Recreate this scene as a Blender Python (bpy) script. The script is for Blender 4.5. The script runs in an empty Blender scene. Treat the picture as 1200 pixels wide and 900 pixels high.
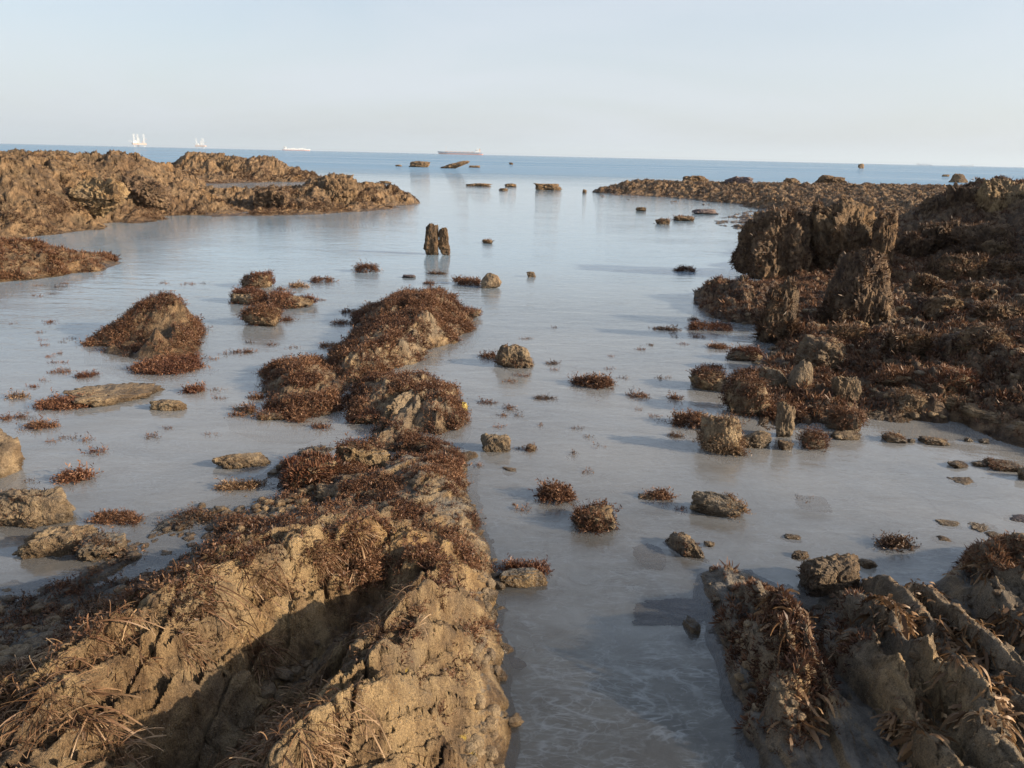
import bpy, math
import numpy as np

rng = np.random.default_rng(7)
scene = bpy.context.scene
COL = scene.collection

# ------------------------------------------------------------------ camera
F_PX, PW, PH = 920.0, 1200.0, 900.0
CAM_H = 1.6
ROLL = math.atan(28.0 / 1200.0)
PITCH = math.atan(268.0 * math.cos(ROLL) / F_PX)
_fw = np.array([0, math.cos(PITCH), -math.sin(PITCH)])
_up = np.array([0, math.sin(PITCH), math.cos(PITCH)])
_rt = np.array([1.0, 0, 0])
CX = math.cos(ROLL) * _rt + math.sin(ROLL) * _up
CY = -math.sin(ROLL) * _rt + math.cos(ROLL) * _up
CAM = np.array([0, 0, CAM_H])

def ray(u, v):
    return CX * (u - 600) / F_PX - CY * (v - 450) / F_PX + _fw

def at(u, v, z=0.0):
    """world point where the line of sight through a photo pixel meets height z"""
    d = ray(u, v)
    return CAM + d * ((z - CAM_H) / d[2])

def far(u, dist):
    """point on the water at a distance along the bearing of pixel column u"""
    d = ray(u, 182 + 28 * (u - 600) / 1200.0)
    d = d / math.hypot(d[0], d[1])
    return np.array([d[0] * dist, d[1] * dist, 0.0])

def pix(P):
    q = P - CAM
    z = q @ _fw
    z = np.where(np.abs(z) < 1e-6, 1e-6, z)
    return 600 + F_PX * (q @ CX) / z, 450 - F_PX * (q @ CY) / z

# ------------------------------------------------------------------ noise
_perm = np.random.default_rng(11).permutation(256).astype(np.int64)
_perm = np.concatenate([_perm, _perm, _perm])
_grad = np.random.default_rng(12).normal(size=(256, 3))
_grad /= np.linalg.norm(_grad, axis=1)[:, None]

def noise(P):
    P = np.asarray(P, dtype=np.float64)
    i = np.floor(P).astype(np.int64)
    f = P - i
    w = f * f * f * (f * (f * 6 - 15) + 10)
    out = np.zeros(len(P))
    for dx in (0, 1):
        wx = w[:, 0] if dx else 1 - w[:, 0]
        a = _perm[(i[:, 0] + dx) & 255]
        for dy in (0, 1):
            wy = w[:, 1] if dy else 1 - w[:, 1]
            b = _perm[a + ((i[:, 1] + dy) & 255)]
            for dz in (0, 1):
                wz = w[:, 2] if dz else 1 - w[:, 2]
                g = _grad[_perm[b + ((i[:, 2] + dz) & 255)]]
                out += wx * wy * wz * (g[:, 0] * (f[:, 0] - dx) + g[:, 1] * (f[:, 1] - dy) + g[:, 2] * (f[:, 2] - dz))
    return out * 1.6

def fbm(P, octv=4, lac=2.1, gain=0.5):
    s, a, t = 0.0, 1.0, 0.0
    Q = np.array(P, dtype=np.float64)
    for k in range(octv):
        s = s + a * noise(Q + 17.3 * k)
        t += a
        a *= gain
        Q = Q * lac
    return s / t

def ridged(P, octv=4, lac=2.1, gain=0.5):
    s, a, t = 0.0, 1.0, 0.0
    Q = np.array(P, dtype=np.float64)
    for k in range(octv):
        s = s + a * (1 - 2 * np.abs(noise(Q + 31.7 * k)))
        t += a
        a *= gain
        Q = Q * lac
    return s / t

def smooth(a, b, x):
    t = np.clip((x - a) / (b - a), 0, 1)
    return t * t * (3 - 2 * t)

# ------------------------------------------------------------------ object helpers
def mesh_np(name, V, Fc, mat, attrs=None, smooth_sh=True, loc=(0, 0, 0), parent=None):
    V = np.asarray(V, dtype=np.float32)
    Fc = np.asarray(Fc, dtype=np.int32)
    k = Fc.shape[1]
    me = bpy.data.meshes.new(name)
    me.vertices.add(len(V))
    me.vertices.foreach_set('co', (V - np.asarray(loc, dtype=np.float32)).ravel())
    me.loops.add(Fc.size)
    me.loops.foreach_set('vertex_index', Fc.ravel())
    me.polygons.add(len(Fc))
    me.polygons.foreach_set('loop_start', np.arange(0, Fc.size, k, dtype=np.int32))
    me.polygons.foreach_set('use_smooth', np.full(len(Fc), smooth_sh))
    me.update(calc_edges=True)
    for nm, arr in (attrs or {}).items():
        a = me.attributes.new(nm, 'FLOAT', 'POINT')
        a.data.foreach_set('value', np.asarray(arr, dtype=np.float32))
    me.materials.append(mat)
    o = bpy.data.objects.new(name, me)
    COL.objects.link(o)
    if parent is None:
        o.location = loc
    else:
        o.parent = parent
    return o

def tag(o, label=None, cat=None, group=None, kind=None):
    if label: o['label'] = label
    if cat: o['category'] = cat
    if group: o['group'] = group
    if kind: o['kind'] = kind
    return o

# ------------------------------------------------------------------ materials
class NT:
    def __init__(self, name):
        self.m = bpy.data.materials.new(name)
        self.m.use_nodes = True
        self.t = self.m.node_tree
        self.t.nodes.clear()
        self.out = self.t.nodes.new('ShaderNodeOutputMaterial')
    def n(self, typ, **kw):
        nd = self.t.nodes.new(typ)
        for k, v in kw.items():
            if k.startswith('i_'):
                key = k[2:]
                key = int(key) if key.isdigit() else key.replace('_', ' ')
                nd.inputs[key].default_value = v
            else:
                setattr(nd, k, v)
        return nd
    def l(self, a, b):
        self.t.links.new(a, b)
    def ramp(self, fac, stops, interp='LINEAR'):
        r = self.n('ShaderNodeValToRGB')
        r.color_ramp.interpolation = interp
        e = r.color_ramp.elements
        while len(e) < len(stops):
            e.new(0.5)
        for el, (p, c) in zip(e, stops):
            el.position = p
            el.color = tuple(c) + (1,) if len(c) == 3 else c
        self.l(fac, r.inputs[0])
        return r.outputs[0]
    def math(self, op, a, b=None, clamp=False):
        nd = self.n('ShaderNodeMath', operation=op, use_clamp=clamp)
        for k, x in enumerate((a, b)):
            if x is None: continue
            if isinstance(x, (int, float)): nd.inputs[k].default_value = x
            else: self.l(x, nd.inputs[k])
        return nd.outputs[0]
    def mix(self, fac, a, b, blend='MIX'):
        nd = self.n('ShaderNodeMix', data_type='RGBA', blend_type=blend)
        for sock, x in ((nd.inputs[0], fac), (nd.inputs[6], a), (nd.inputs[7], b)):
            if isinstance(x, (int, float)): sock.default_value = x
            elif isinstance(x, tuple): sock.default_value = x + (1,) if len(x) == 3 else x
            else: self.l(x, sock)
        return nd.outputs[2]
    def noise(self, vec, scale, detail=6, rough=0.55, dist=0.0):
        nd = self.n('ShaderNodeTexNoise', i_Scale=scale, i_Detail=detail, i_Roughness=rough, i_Distortion=dist)
        self.l(vec, nd.inputs['Vector'])
        return nd.outputs[0]

STRIKE = 0.16      # bedding runs towards the sea, leaning a little to the right
def rock_mat(name, dark, mid, light, grey=(0.17, 0.155, 0.13), grey_amt=0.35, lichen=0.0, scale=1.0, bump=0.02, streak=(1.0, 6.0), silt=0.0):
    T = NT(name)
    geo = T.n('ShaderNodeNewGeometry')
    pos = geo.outputs['Position']
    mp = T.n('ShaderNodeMapping')
    mp.inputs['Rotation'].default_value = (0.0, 0.35, STRIKE)
    mp.inputs['Scale'].default_value = (streak[1], streak[0], streak[0] * 1.6)
    T.l(pos, mp.inputs[0])
    big = T.noise(pos, 2.2 * scale, 6, 0.6, 0.3)
    med = T.noise(pos, 11 * scale, 8, 0.65, 0.4)
    fine = T.noise(pos, 60 * scale, 6, 0.7)
    strat = T.noise(mp.outputs[0], 2.6 * scale, 7, 0.65, 0.6)
    f1 = T.math('ADD', T.math('MULTIPLY', med, 0.5), T.math('MULTIPLY', strat, 0.5))
    c = T.ramp(f1, [(0.36, dark), (0.47, mid), (0.56, light), (0.68, tuple(min(1, x * 1.2) for x in light)), (0.75, mid)])
    g = T.ramp(big, [(0.45, (0, 0, 0)), (0.62, (1, 1, 1))])
    c = T.mix(T.math('MULTIPLY', g, grey_amt), c, grey)
    hue = T.noise(pos, .9 * scale, 4, .6, .6)
    c = T.mix(T.math('MULTIPLY', T.ramp(hue, [(.50, (0, 0, 0)), (.62, (1, 1, 1))]), .55), c, T.mix(1.0, c, (.48, .40, .36), 'MULTIPLY'))
    c = T.mix(T.math('MULTIPLY', T.ramp(hue, [(.36, (1, 1, 1)), (.46, (0, 0, 0))]), .5), c, T.mix(1.0, c, (1.18, 1.0, .70), 'MULTIPLY'))
    grain = T.noise(pos, 230 * scale, 4, .7)
    c = T.mix(1.0, c, T.ramp(grain, [(.34, (.62,) * 3), (.5, (1, 1, 1)), (.66, (1.35, 1.33, 1.28))]), 'MULTIPLY')
    # dark pits, barnacle specks and rust flecks
    pit = T.ramp(fine, [(0.30, (1, 1, 1)), (0.45, (0, 0, 0))])
    c = T.mix(T.math('MULTIPLY', pit, 0.55), c, tuple(x * 0.45 for x in dark))
    vo = T.n('ShaderNodeTexVoronoi', i_Scale=95.0 * scale)
    T.l(pos, vo.inputs['Vector'])
    spk = T.ramp(vo.outputs['Distance'], [(0.12, (1, 1, 1)), (0.22, (0, 0, 0))])
    spm = T.ramp(T.noise(pos, 5.3 * scale, 3), [(0.52, (0, 0, 0)), (0.62, (1, 1, 1))])
    c = T.mix(T.math('MULTIPLY', T.math('MULTIPLY', spk, spm), 0.55), c, (0.50, 0.44, 0.34))
    if lichen > 0:
        lm = T.ramp(T.noise(pos, 3.7, 5, 0.6, 0.5), [(0.655, (0, 0, 0)), (0.70, (1, 1, 1))])
        lm2 = T.ramp(T.noise(pos, 26, 4, 0.6), [(0.45, (0, 0, 0)), (0.55, (1, 1, 1))])
        c = T.mix(T.math('MULTIPLY', T.math('MULTIPLY', lm, lm2), lichen), c, (0.52, 0.36, 0.05))
    sp = T.n('ShaderNodeSeparateXYZ'); T.l(pos, sp.inputs[0])
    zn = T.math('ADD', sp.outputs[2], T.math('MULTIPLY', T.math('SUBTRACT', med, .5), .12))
    if silt > 0:
        sn = T.n('ShaderNodeSeparateXYZ'); T.l(geo.outputs['Normal'], sn.inputs[0])
        lev = T.ramp(sn.outputs[2], [(.70, (0, 0, 0)), (.93, (1, 1, 1))])
        low = T.ramp(T.math('MULTIPLY', zn, 4.0), [(.30, (1, 1, 1)), (.55, (0, 0, 0))])
        sc = T.ramp(med, [(.35, (.085, .08, .072)), (.5, (.17, .162, .148)), (.65, (.25, .238, .215))])
        c = T.mix(T.math('MULTIPLY', T.math('MULTIPLY', lev, low), silt), c, sc)
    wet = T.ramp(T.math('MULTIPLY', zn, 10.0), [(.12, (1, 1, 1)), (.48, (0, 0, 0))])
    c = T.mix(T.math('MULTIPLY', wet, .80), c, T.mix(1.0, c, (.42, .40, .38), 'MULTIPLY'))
    b = T.n('ShaderNodeBsdfPrincipled')
    T.l(c, b.inputs['Base Color'])
    ro = T.ramp(med, [(0.35, (0.62,) * 3), (0.65, (0.92,) * 3)])
    T.l(T.mix(wet, ro, (.28, .28, .28)), b.inputs['Roughness'])
    b.inputs['Specular IOR Level'].default_value = 0.35
    hgt = T.math('ADD', T.math('ADD', T.math('MULTIPLY', med, 1.2), T.math('MULTIPLY', strat, 1.0)), T.math('ADD', T.math('MULTIPLY', fine, 0.9), T.math('ADD', T.math('MULTIPLY', grain, .16), T.math('MULTIPLY', T.math('MULTIPLY', spk, spm), .22))))
    bp = T.n('ShaderNodeBump', i_Strength=1.0, i_Distance=bump)
    T.l(hgt, bp.inputs['Height'])
    T.l(bp.outputs[0], b.inputs['Normal'])
    T.l(b.outputs[0], T.out.inputs[0])
    return T.m

def weed_mat(name, deep, body, tip):
    T = NT(name)
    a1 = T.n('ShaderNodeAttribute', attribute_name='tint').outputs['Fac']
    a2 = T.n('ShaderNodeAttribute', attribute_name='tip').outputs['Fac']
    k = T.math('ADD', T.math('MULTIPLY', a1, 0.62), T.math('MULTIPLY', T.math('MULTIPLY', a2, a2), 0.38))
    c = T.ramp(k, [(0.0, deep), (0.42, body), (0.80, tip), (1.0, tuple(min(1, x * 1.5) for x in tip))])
    b = T.n('ShaderNodeBsdfPrincipled', i_Roughness=0.48)
    b.inputs['Specular IOR Level'].default_value = 0.28
    T.l(c, b.inputs['Base Color'])
    tr = T.n('ShaderNodeBsdfTranslucent')
    T.l(c, tr.inputs[0])
    mx = T.n('ShaderNodeMixShader', i_0=0.22)
    T.l(b.outputs[0], mx.inputs[1]); T.l(tr.outputs[0], mx.inputs[2])
    T.l(mx.outputs[0], T.out.inputs[0])
    return T.m

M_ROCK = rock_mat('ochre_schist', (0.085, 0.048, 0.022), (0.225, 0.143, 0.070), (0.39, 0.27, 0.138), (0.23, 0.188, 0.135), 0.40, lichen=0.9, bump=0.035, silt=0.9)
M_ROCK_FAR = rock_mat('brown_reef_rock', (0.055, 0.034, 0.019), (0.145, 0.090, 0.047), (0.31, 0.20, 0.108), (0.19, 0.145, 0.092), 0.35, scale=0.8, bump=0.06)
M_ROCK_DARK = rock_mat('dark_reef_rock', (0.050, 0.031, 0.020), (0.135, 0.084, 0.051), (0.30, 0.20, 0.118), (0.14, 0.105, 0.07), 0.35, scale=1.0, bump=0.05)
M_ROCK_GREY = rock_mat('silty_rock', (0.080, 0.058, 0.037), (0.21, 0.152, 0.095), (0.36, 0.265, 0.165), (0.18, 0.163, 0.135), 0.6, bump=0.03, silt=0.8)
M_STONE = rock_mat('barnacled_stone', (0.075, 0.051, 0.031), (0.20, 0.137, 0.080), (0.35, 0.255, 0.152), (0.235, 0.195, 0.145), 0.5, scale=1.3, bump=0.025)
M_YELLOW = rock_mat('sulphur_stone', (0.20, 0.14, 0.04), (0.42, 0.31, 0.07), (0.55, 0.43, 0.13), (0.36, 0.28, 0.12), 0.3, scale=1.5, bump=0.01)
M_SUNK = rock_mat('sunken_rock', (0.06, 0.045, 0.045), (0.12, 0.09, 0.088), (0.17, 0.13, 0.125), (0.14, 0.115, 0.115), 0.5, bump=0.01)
M_WEED = weed_mat('brown_seaweed', (0.020, 0.010, 0.007), (0.100, 0.045, 0.025), (0.25, 0.135, 0.072))
M_WEED_R = weed_mat('russet_seaweed', (0.024, 0.011, 0.007), (0.112, 0.045, 0.026), (0.27, 0.140, 0.076))
M_WEED_D = weed_mat('dark_seaweed', (0.020, 0.012, 0.008), (0.072, 0.039, 0.023), (0.22, 0.13, 0.075))
M_STRING = weed_mat('stringy_seaweed', (0.045, 0.023, 0.013), (0.17, 0.092, 0.048), (0.37, 0.25, 0.145))
M_KELP = weed_mat('leathery_seaweed', (0.045, 0.024, 0.012), (0.165, 0.092, 0.045), (0.38, 0.235, 0.12))

# ------------------------------------------------------------------ seaweed templates
def blade(p0, d, L, w, segs, curl, r, t0=0.0, t1=1.0, wprof=None):
    """a curved ribbon: verts, quads, tip parameter"""
    d = d / np.linalg.norm(d)
    side = np.cross(d, r.normal(size=3)); side /= np.linalg.norm(side)
    bend = np.cross(side, d) * curl
    V, tp = [], []
    p = np.array(p0, float)
    for k in range(segs + 1):
        t = k / segs
        ww = w * (wprof(t) if wprof else (1 - 0.75 * t))
        V += [p - side * ww / 2, p + side * ww / 2]
        tp += [t0 + (t1 - t0) * t] * 2
        d = d + bend / segs
        d /= np.linalg.norm(d)
        p = p + d * L / segs
    Q = [[2 * k, 2 * k + 1, 2 * k + 3, 2 * k + 2] for k in range(segs)]
    return V, Q, tp

def join(parts):
    V, Q, T, n = [], [], [], 0
    for v, q, t in parts:
        V += list(v); T += list(t)
        Q += [[i + n for i in f] for f in q]
        n += len(v)
    return np.array(V), np.array(Q, dtype=np.int32), np.array(T)

LEAF = lambda t: 0.25 + 1.5 * math.sin(math.pi * min(1, t * 0.92 + 0.06)) * (1 - 0.35 * t)

def tpl_leafy(seed, sprigs=7, leaves=8, spread=1.5):
    r = np.random.default_rng(seed)
    parts = []
    for s in range(sprigs):
        a = r.uniform(0, 2 * math.pi)
        lean = r.uniform(0.15, spread)
        d = np.array([math.cos(a) * lean, math.sin(a) * lean, 1.0]); d /= np.linalg.norm(d)
        base = np.array([math.cos(a), math.sin(a), 0]) * r.uniform(0, 0.35)
        L = r.uniform(0.45, 1.1)
        parts.append(blade(base, d, L, 0.03, 2, r.uniform(-0.9, 0.9), r, 0, .6))
        for k in range(leaves):
            t = (k + 1.0) / leaves
            o = r.normal(size=3); o -= d * (o @ d); o /= np.linalg.norm(o)
            ld = d * r.uniform(0.2, 1.1) + o * r.uniform(0.5, 1.0)
            parts.append(blade(base + d * L * t * 0.95, ld, r.uniform(0.14, 0.32), r.uniform(0.045, 0.085), 2, r.uniform(-1.1, 1.1), r, t * 0.6, 0.5 + 0.5 * t, LEAF))
    return join(parts)

def tpl_small(seed, n=11):
    r = np.random.default_rng(seed)
    parts = []
    for k in range(n):
        a = r.uniform(0, 2 * math.pi); lean = r.uniform(0.2, 2.2)
        d = np.array([math.cos(a) * lean, math.sin(a) * lean, 1.0])
        parts.append(blade(np.array([math.cos(a), math.sin(a), 0]) * r.uniform(0, .45), d, r.uniform(.4, 1.0), r.uniform(.055, .11), 2, r.uniform(-1.2, 1.2), r, 0, 1, LEAF))
    return join(parts)

def tpl_string(seed, n=9):
    r = np.random.default_rng(seed)
    parts = []
    for k in range(n):
        a = r.normal(0, 0.9); lean = r.uniform(0.3, 1.5)
        d = np.array([math.cos(a) * lean, math.sin(a) * lean, 0.8])
        parts.append(blade(r.normal(size=3) * [.14, .14, .02], d, r.uniform(.6, 1.25), r.uniform(.028, .05), 5, r.uniform(-1.3, 1.3), r, 0, 1, lambda t: 1.0 - 0.35 * t))
    return join(parts)

def tpl_kelp(seed, n=6):
    """limp ribbons lying over one another, roughly the same way, with frilled edges"""
    r = np.random.default_rng(seed)
    parts = []
    for k in range(n):
        a = r.normal(0, .75); lean = r.uniform(1.0, 3.0)
        d = np.array([math.cos(a) * lean, math.sin(a) * lean, 0.55])
        w = r.uniform(.10, .22); ph = r.uniform(0, 6)
        parts.append(blade(r.normal(size=3) * [.30, .30, .05], d, r.uniform(.5, 1.3), w, 8, r.uniform(-2.4, 2.4), r, 0, 1, lambda t: .45 + .6 * math.sin(math.pi * (.1 + .85 * t)) + .22 * math.sin(17 * t + ph)))
    return join(parts)

T_LEAFY = [tpl_leafy(100 + k) for k in range(8)]
T_LEAFY_S = [tpl_leafy(140 + k, 5, 6, 1.5) for k in range(8)]
T_SMALL = [tpl_small(200 + k) for k in range(8)]
T_TINY = [tpl_small(240 + k, 4) for k in range(8)]
T_STRING = [tpl_string(300 + k) for k in range(10)]
T_KELP = [tpl_kelp(400 + k) for k in range(10)]

def tri_of(Fc):
    return Fc if Fc.shape[1] == 3 else np.concatenate([Fc[:, [0, 1, 2]], Fc[:, [0, 2, 3]]])

def scatter(V, Fc, count, tpls, size, wfn=None, up=0.4, droop=0.0, seed=1, sink=0.1, jitter=0.35):
    """place frond clumps over a surface; returns vertices, quads and two colour attributes"""
    r = np.random.default_rng(seed)
    tr = tri_of(Fc)
    A, B, C = V[tr[:, 0]], V[tr[:, 1]], V[tr[:, 2]]
    N = np.cross(B - A, C - A)
    ar = np.linalg.norm(N, axis=1)
    N = N / np.maximum(ar, 1e-12)[:, None]
    w = ar.copy()
    if wfn is not None:
        w = w * np.clip(wfn((A + B + C) / 3, N), 0, None)
    if w.sum() <= 0 or count < 1:
        return None
    idx = r.choice(len(tr), size=int(count), p=w / w.sum())
    b1, b2 = r.random(len(idx)), r.random(len(idx))
    fl = b1 + b2 > 1
    b1[fl], b2[fl] = 1 - b1[fl], 1 - b2[fl]
    P = A[idx] + (B - A)[idx] * b1[:, None] + (C - A)[idx] * b2[:, None]
    n = N[idx] * (1 - up) + np.array([0, 0, up]) + r.normal(size=(len(idx), 3)) * jitter * 0.5
    n /= np.linalg.norm(n, axis=1)[:, None]
    a = r.normal(size=(len(idx), 3))
    # hang downslope a little: x axis of a clump looks downhill
    down = N[idx] * N[idx][:, 2:3] - np.array([0, 0, 1.0])
    a = a * 0.6 + down * (1.5 if droop > 0 else 0.2)
    x = a - n * np.sum(a * n, axis=1)[:, None]
    x /= np.maximum(np.linalg.norm(x, axis=1), 1e-9)[:, None]
    y = np.cross(n, x)
    s = r.uniform(size[0], size[1], len(idx)) * np.exp(r.normal(0, .22, len(idx)))
    patch = 0.5 + 0.55 * fbm(P * 3.1 + 5, 3)
    tint = np.clip(patch + r.normal(size=len(idx)) * 0.22, 0, 1)
    kind = r.integers(0, len(tpls), len(idx))
    Vs, Qs, Ti, Tp, off = [], [], [], [], 0
    for k, (tv, tq, tt) in enumerate(tpls):
        m = np.where(kind == k)[0]
        if not len(m): continue
        W = (tv[None, :, 0:1] * x[m][:, None, :] + tv[None, :, 1:2] * y[m][:, None, :] + (tv[None, :, 2:3] - sink) * n[m][:, None, :]) * s[m][:, None, None]
        W = W + P[m][:, None, :]
        if droop > 0:
            W[:, :, 2] -= droop * s[m][:, None] * (tt[None, :] ** 2)
        Vs.append(W.reshape(-1, 3))
        Qs.append((tq[None] + (np.arange(len(m)) * len(tv))[:, None, None]).reshape(-1, 4) + off)
        Ti.append(np.repeat(tint[m], len(tv)))
        Tp.append(np.tile(tt, len(m)))
        off += len(m) * len(tv)
    return np.concatenate(Vs), np.concatenate(Qs), np.concatenate(Ti), np.concatenate(Tp)

def add_weed(parent, V, Fc, count, tpls, size, mat, name='seaweed', label=None, **kw):
    res = scatter(V, Fc, count, tpls, size, **kw)
    if res is None: return None
    o = mesh_np(name, res[0], res[1], mat, {'tint': res[2], 'tip': res[3]}, smooth_sh=True, loc=tuple(parent.location), parent=parent)
    o['kind'] = 'stuff'
    if label: o['label'] = label
    return o

# ------------------------------------------------------------------ height-field reefs
def _hash(i, j, k):
    v = np.sin(i * 127.1 + j * 311.7 + k * 74.7) * 43758.5453
    return v - np.floor(v)

def blocks(a, l, fa, fl, seed):
    s = a * fa; i = np.floor(s); fs = s - i
    t = l * fl + _hash(i, 0, seed) * 9; j = np.floor(t); ft = t - j
    val = _hash(i, j, seed) * 2 - 1 + (fs - 0.5) * (_hash(i, j, seed + 1) * 2.4 - 0.6) + (ft - 0.5) * (_hash(i, j, seed + 2) - 0.5) * 1.2
    ed = np.minimum(np.minimum(fs, 1 - fs) / 1.0, np.minimum(ft, 1 - ft) * fa / fl)
    return val, 1 - smooth(0.0, 0.13, ed)

def facets(P, seed=0, jit=0.9):
    """cellular facets: every cell is a small tilted plane at its own height; returns height and closeness to a joint"""
    P = np.asarray(P, float); dim = P.shape[1]
    base = np.floor(P)
    best = np.full(len(P), 9.0); second = np.full(len(P), 9.0); val = np.zeros(len(P))
    import itertools
    for off in itertools.product((-1, 0, 1), repeat=dim):
        c = base + np.array(off)
        c3 = c if dim == 3 else np.concatenate([c, np.zeros((len(c), 1))], 1)
        hsh = [_hash(c3[:, 0] + 3.1 * c3[:, 2], c3[:, 1] - 1.7 * c3[:, 2], seed + 11 * k) for k in range(dim * 2 + 1)]
        fp = c + 0.5 + jit * (np.stack(hsh[:dim], 1) - 0.5)
        d = P - fp; dist = np.sqrt((d * d).sum(1))
        v = (hsh[-1] - 0.5) * 1.1 + (d * (np.stack(hsh[dim:2 * dim], 1) - 0.5)).sum(1) * 1.9
        m = dist < best
        second = np.where(m, best, np.minimum(second, dist))
        val = np.where(m, v, val); best = np.where(m, dist, best)
    return val, 1 - smooth(0.0, 0.14, second - best)

def strike_coords(x, y, k=None):
    k = STRIKE if k is None else k
    c, s = math.cos(k), math.sin(k)
    return x * c - y * s, x * s + y * c       # across, along

def outside(X, x, y):
    """distance (bearing / log-range units) beyond the convex hull of the height controls"""
    pts = sorted(map(tuple, X))
    def half(ps):
        out = []
        for p in ps:
            while len(out) > 1 and (out[-1][0] - out[-2][0]) * (p[1] - out[-2][1]) - (out[-1][1] - out[-2][1]) * (p[0] - out[-2][0]) <= 0: out.pop()
            out.append(p)
        return out[:-1]
    H = np.array(half(pts) + half(pts[::-1]))
    q = np.stack([np.arctan2(x, y) * 1.3, np.log(np.hypot(x, y))], 1)
    d = np.zeros(len(q))
    for a, b in zip(H, np.roll(H, -1, axis=0)):
        e = b - a; n = np.array([e[1], -e[0]]) / np.linalg.norm(e)
        d = np.maximum(d, (q - a) @ n)
    return d

def reef(name, pts, ang, dist, dth, dr, mat, label, cat, rough=1.0, strata=0.05, freq=1.0, low=-0.28, disp=0.03, slab=1.0, edge0=0.12, strike=None, stretch=1.0, group=None, extra=None, base=(0, 0), vert=0.0):
    """bedrock outcrop: interpolated heights + tilted strata + fractal relief, cut off below the seabed"""
    ev, X = rbf(pts)
    th = np.arange(math.radians(ang[0]), math.radians(ang[1]), dth)
    lr = np.arange(math.log(dist[0]), math.log(dist[1]), dr)
    TH, LR = np.meshgrid(th, lr)
    R = np.exp(LR).ravel(); TH = TH.ravel()
    x, y = R * np.sin(TH), R * np.cos(TH)
    n3 = np.stack([x, y, np.zeros_like(x)], 1)
    # warp the plan so that outlines are ragged
    wx = fbm(n3 * 1.3 * freq + 3, 4) * 0.12 / freq * max(rough, .75)
    wy = fbm(n3 * 1.3 * freq + 40, 4) * 0.12 / freq * max(rough, .75)
    h = ev(x + wx, y + wy)
    h = h - outside(X, x, y) * 5.0
    h = np.where(h < -0.025, -0.025 + (h + 0.025) * 8.0, h)
    edge = edge0 + (1 - edge0) * smooth(0.0, 0.26 * max(1.0, 0.6 / freq), h)
    edge = edge * smooth(-0.20, -0.02, h)
    a, l = strike_coords(x + wx * 1.2, y + wy, strike)
    l = l / stretch
    st = ridged(np.stack([a * 5.5 * freq, l * 0.9 * freq, np.zeros_like(a)], 1), 4, 2.2, 0.55)
    st2 = ridged(np.stack([a * 16 * freq, l * 2.2 * freq, np.zeros_like(a) + 9], 1), 3, 2.2, 0.6)
    big = ridged(n3 * 1.6 * freq + 8, 5, 2.0, 0.55)
    fine = fbm(n3 * 9 * freq + 2, 5, 2.1, 0.6)
    cen = lambda q: q - q.mean()
    # fractured slabs: long blocks of bedding standing at different heights, parted by joints
    aw = a + 0.05 / freq * fbm(n3 * 5 * freq + 60, 4)
    lw = l + 0.10 / freq * fbm(n3 * 4 * freq + 80, 4)
    b1, g1 = blocks(aw, lw, 4.2 * freq, 1.1 * freq, 3)
    b2, g2 = blocks(aw, lw, 11.0 * freq, 3.4 * freq, 5)
    q1 = np.stack([aw * 4.5, lw * 1.9], 1) * freq
    f1, e1 = facets(q1, 2)
    f2, e2 = facets(np.stack([aw * 13.0, lw * 6.0], 1) * freq + 7, 5)
    f3, e3 = facets(np.stack([a * 36.0, l * 20.0], 1) * freq + 3, 8)
    dh = (strata * 0.55 * cen(st) + strata * 0.2 * cen(st2) + 0.045 * rough / freq * cen(big) + 0.014 * rough / freq * fine
          + slab * (0.040 * b1 + 0.016 * b2) / freq - slab * (0.026 * g1 + 0.012 * g2) / freq
          + slab * (0.055 * f1 + 0.026 * f2 + 0.011 * f3 - 0.012 * e1 - 0.006 * e2) / freq)
    h = h + edge * dh + (1 - edge) * 0.010 * rough * fine
    if extra is not None:
        h = h + extra(x, y, h)
    P = np.stack([x, y, h], 1)
    nth, nr = len(th), len(lr)
    G = P.reshape(nr, nth, 3)
    # 3-D break-up: pushes faces along their normals so cliffs get ledges and undercuts
    for amp, fq in ((disp, 4.0 * freq), (disp * 0.45, 13.0 * freq)):
        du = np.gradient(G, axis=1); dv = np.gradient(G, axis=0)
        nn = np.cross(du, dv); nn /= np.maximum(np.linalg.norm(nn, axis=2), 1e-9)[:, :, None]
        nn[nn[:, :, 2] < 0] *= -1
        q = G.reshape(-1, 3)
        qa, ql = strike_coords(q[:, 0], q[:, 1], strike)
        ql = ql / stretch
        Q = np.stack([qa * fq * 1.6 + q[:, 2] * fq * 0.9, ql * fq * 0.7, q[:, 2] * fq * (1.0 - 0.7 * vert)], 1)
        dd = ridged(Q, 4, 2.2, 0.6); dd = (dd - dd.mean()) * amp
        ed = smooth(-0.03, 0.20, q[:, 2])
        G = G + nn * (dd * ed).reshape(nr, nth, 1)
    P = G.reshape(-1, 3)
    ii = (np.arange(nr - 1)[:, None] * nth + np.arange(nth - 1)[None]).ravel()
    Q = np.stack([ii, ii + 1, ii + nth + 1, ii + nth], 1)
    keep = (P[Q, 2].max(axis=1) > low)
    Q = Q[keep]
    used = np.unique(Q)
    mp = np.full(len(P), -1); mp[used] = np.arange(len(used))
    P, Q = P[used], mp[Q].astype(np.int32)
    o = mesh_np(name, P, Q, mat, loc=(float(P[:, 0].mean()), float(P[:, 1].mean()), 0.0))
    tag(o, label, cat, group)
    return o, P, Q

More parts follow.
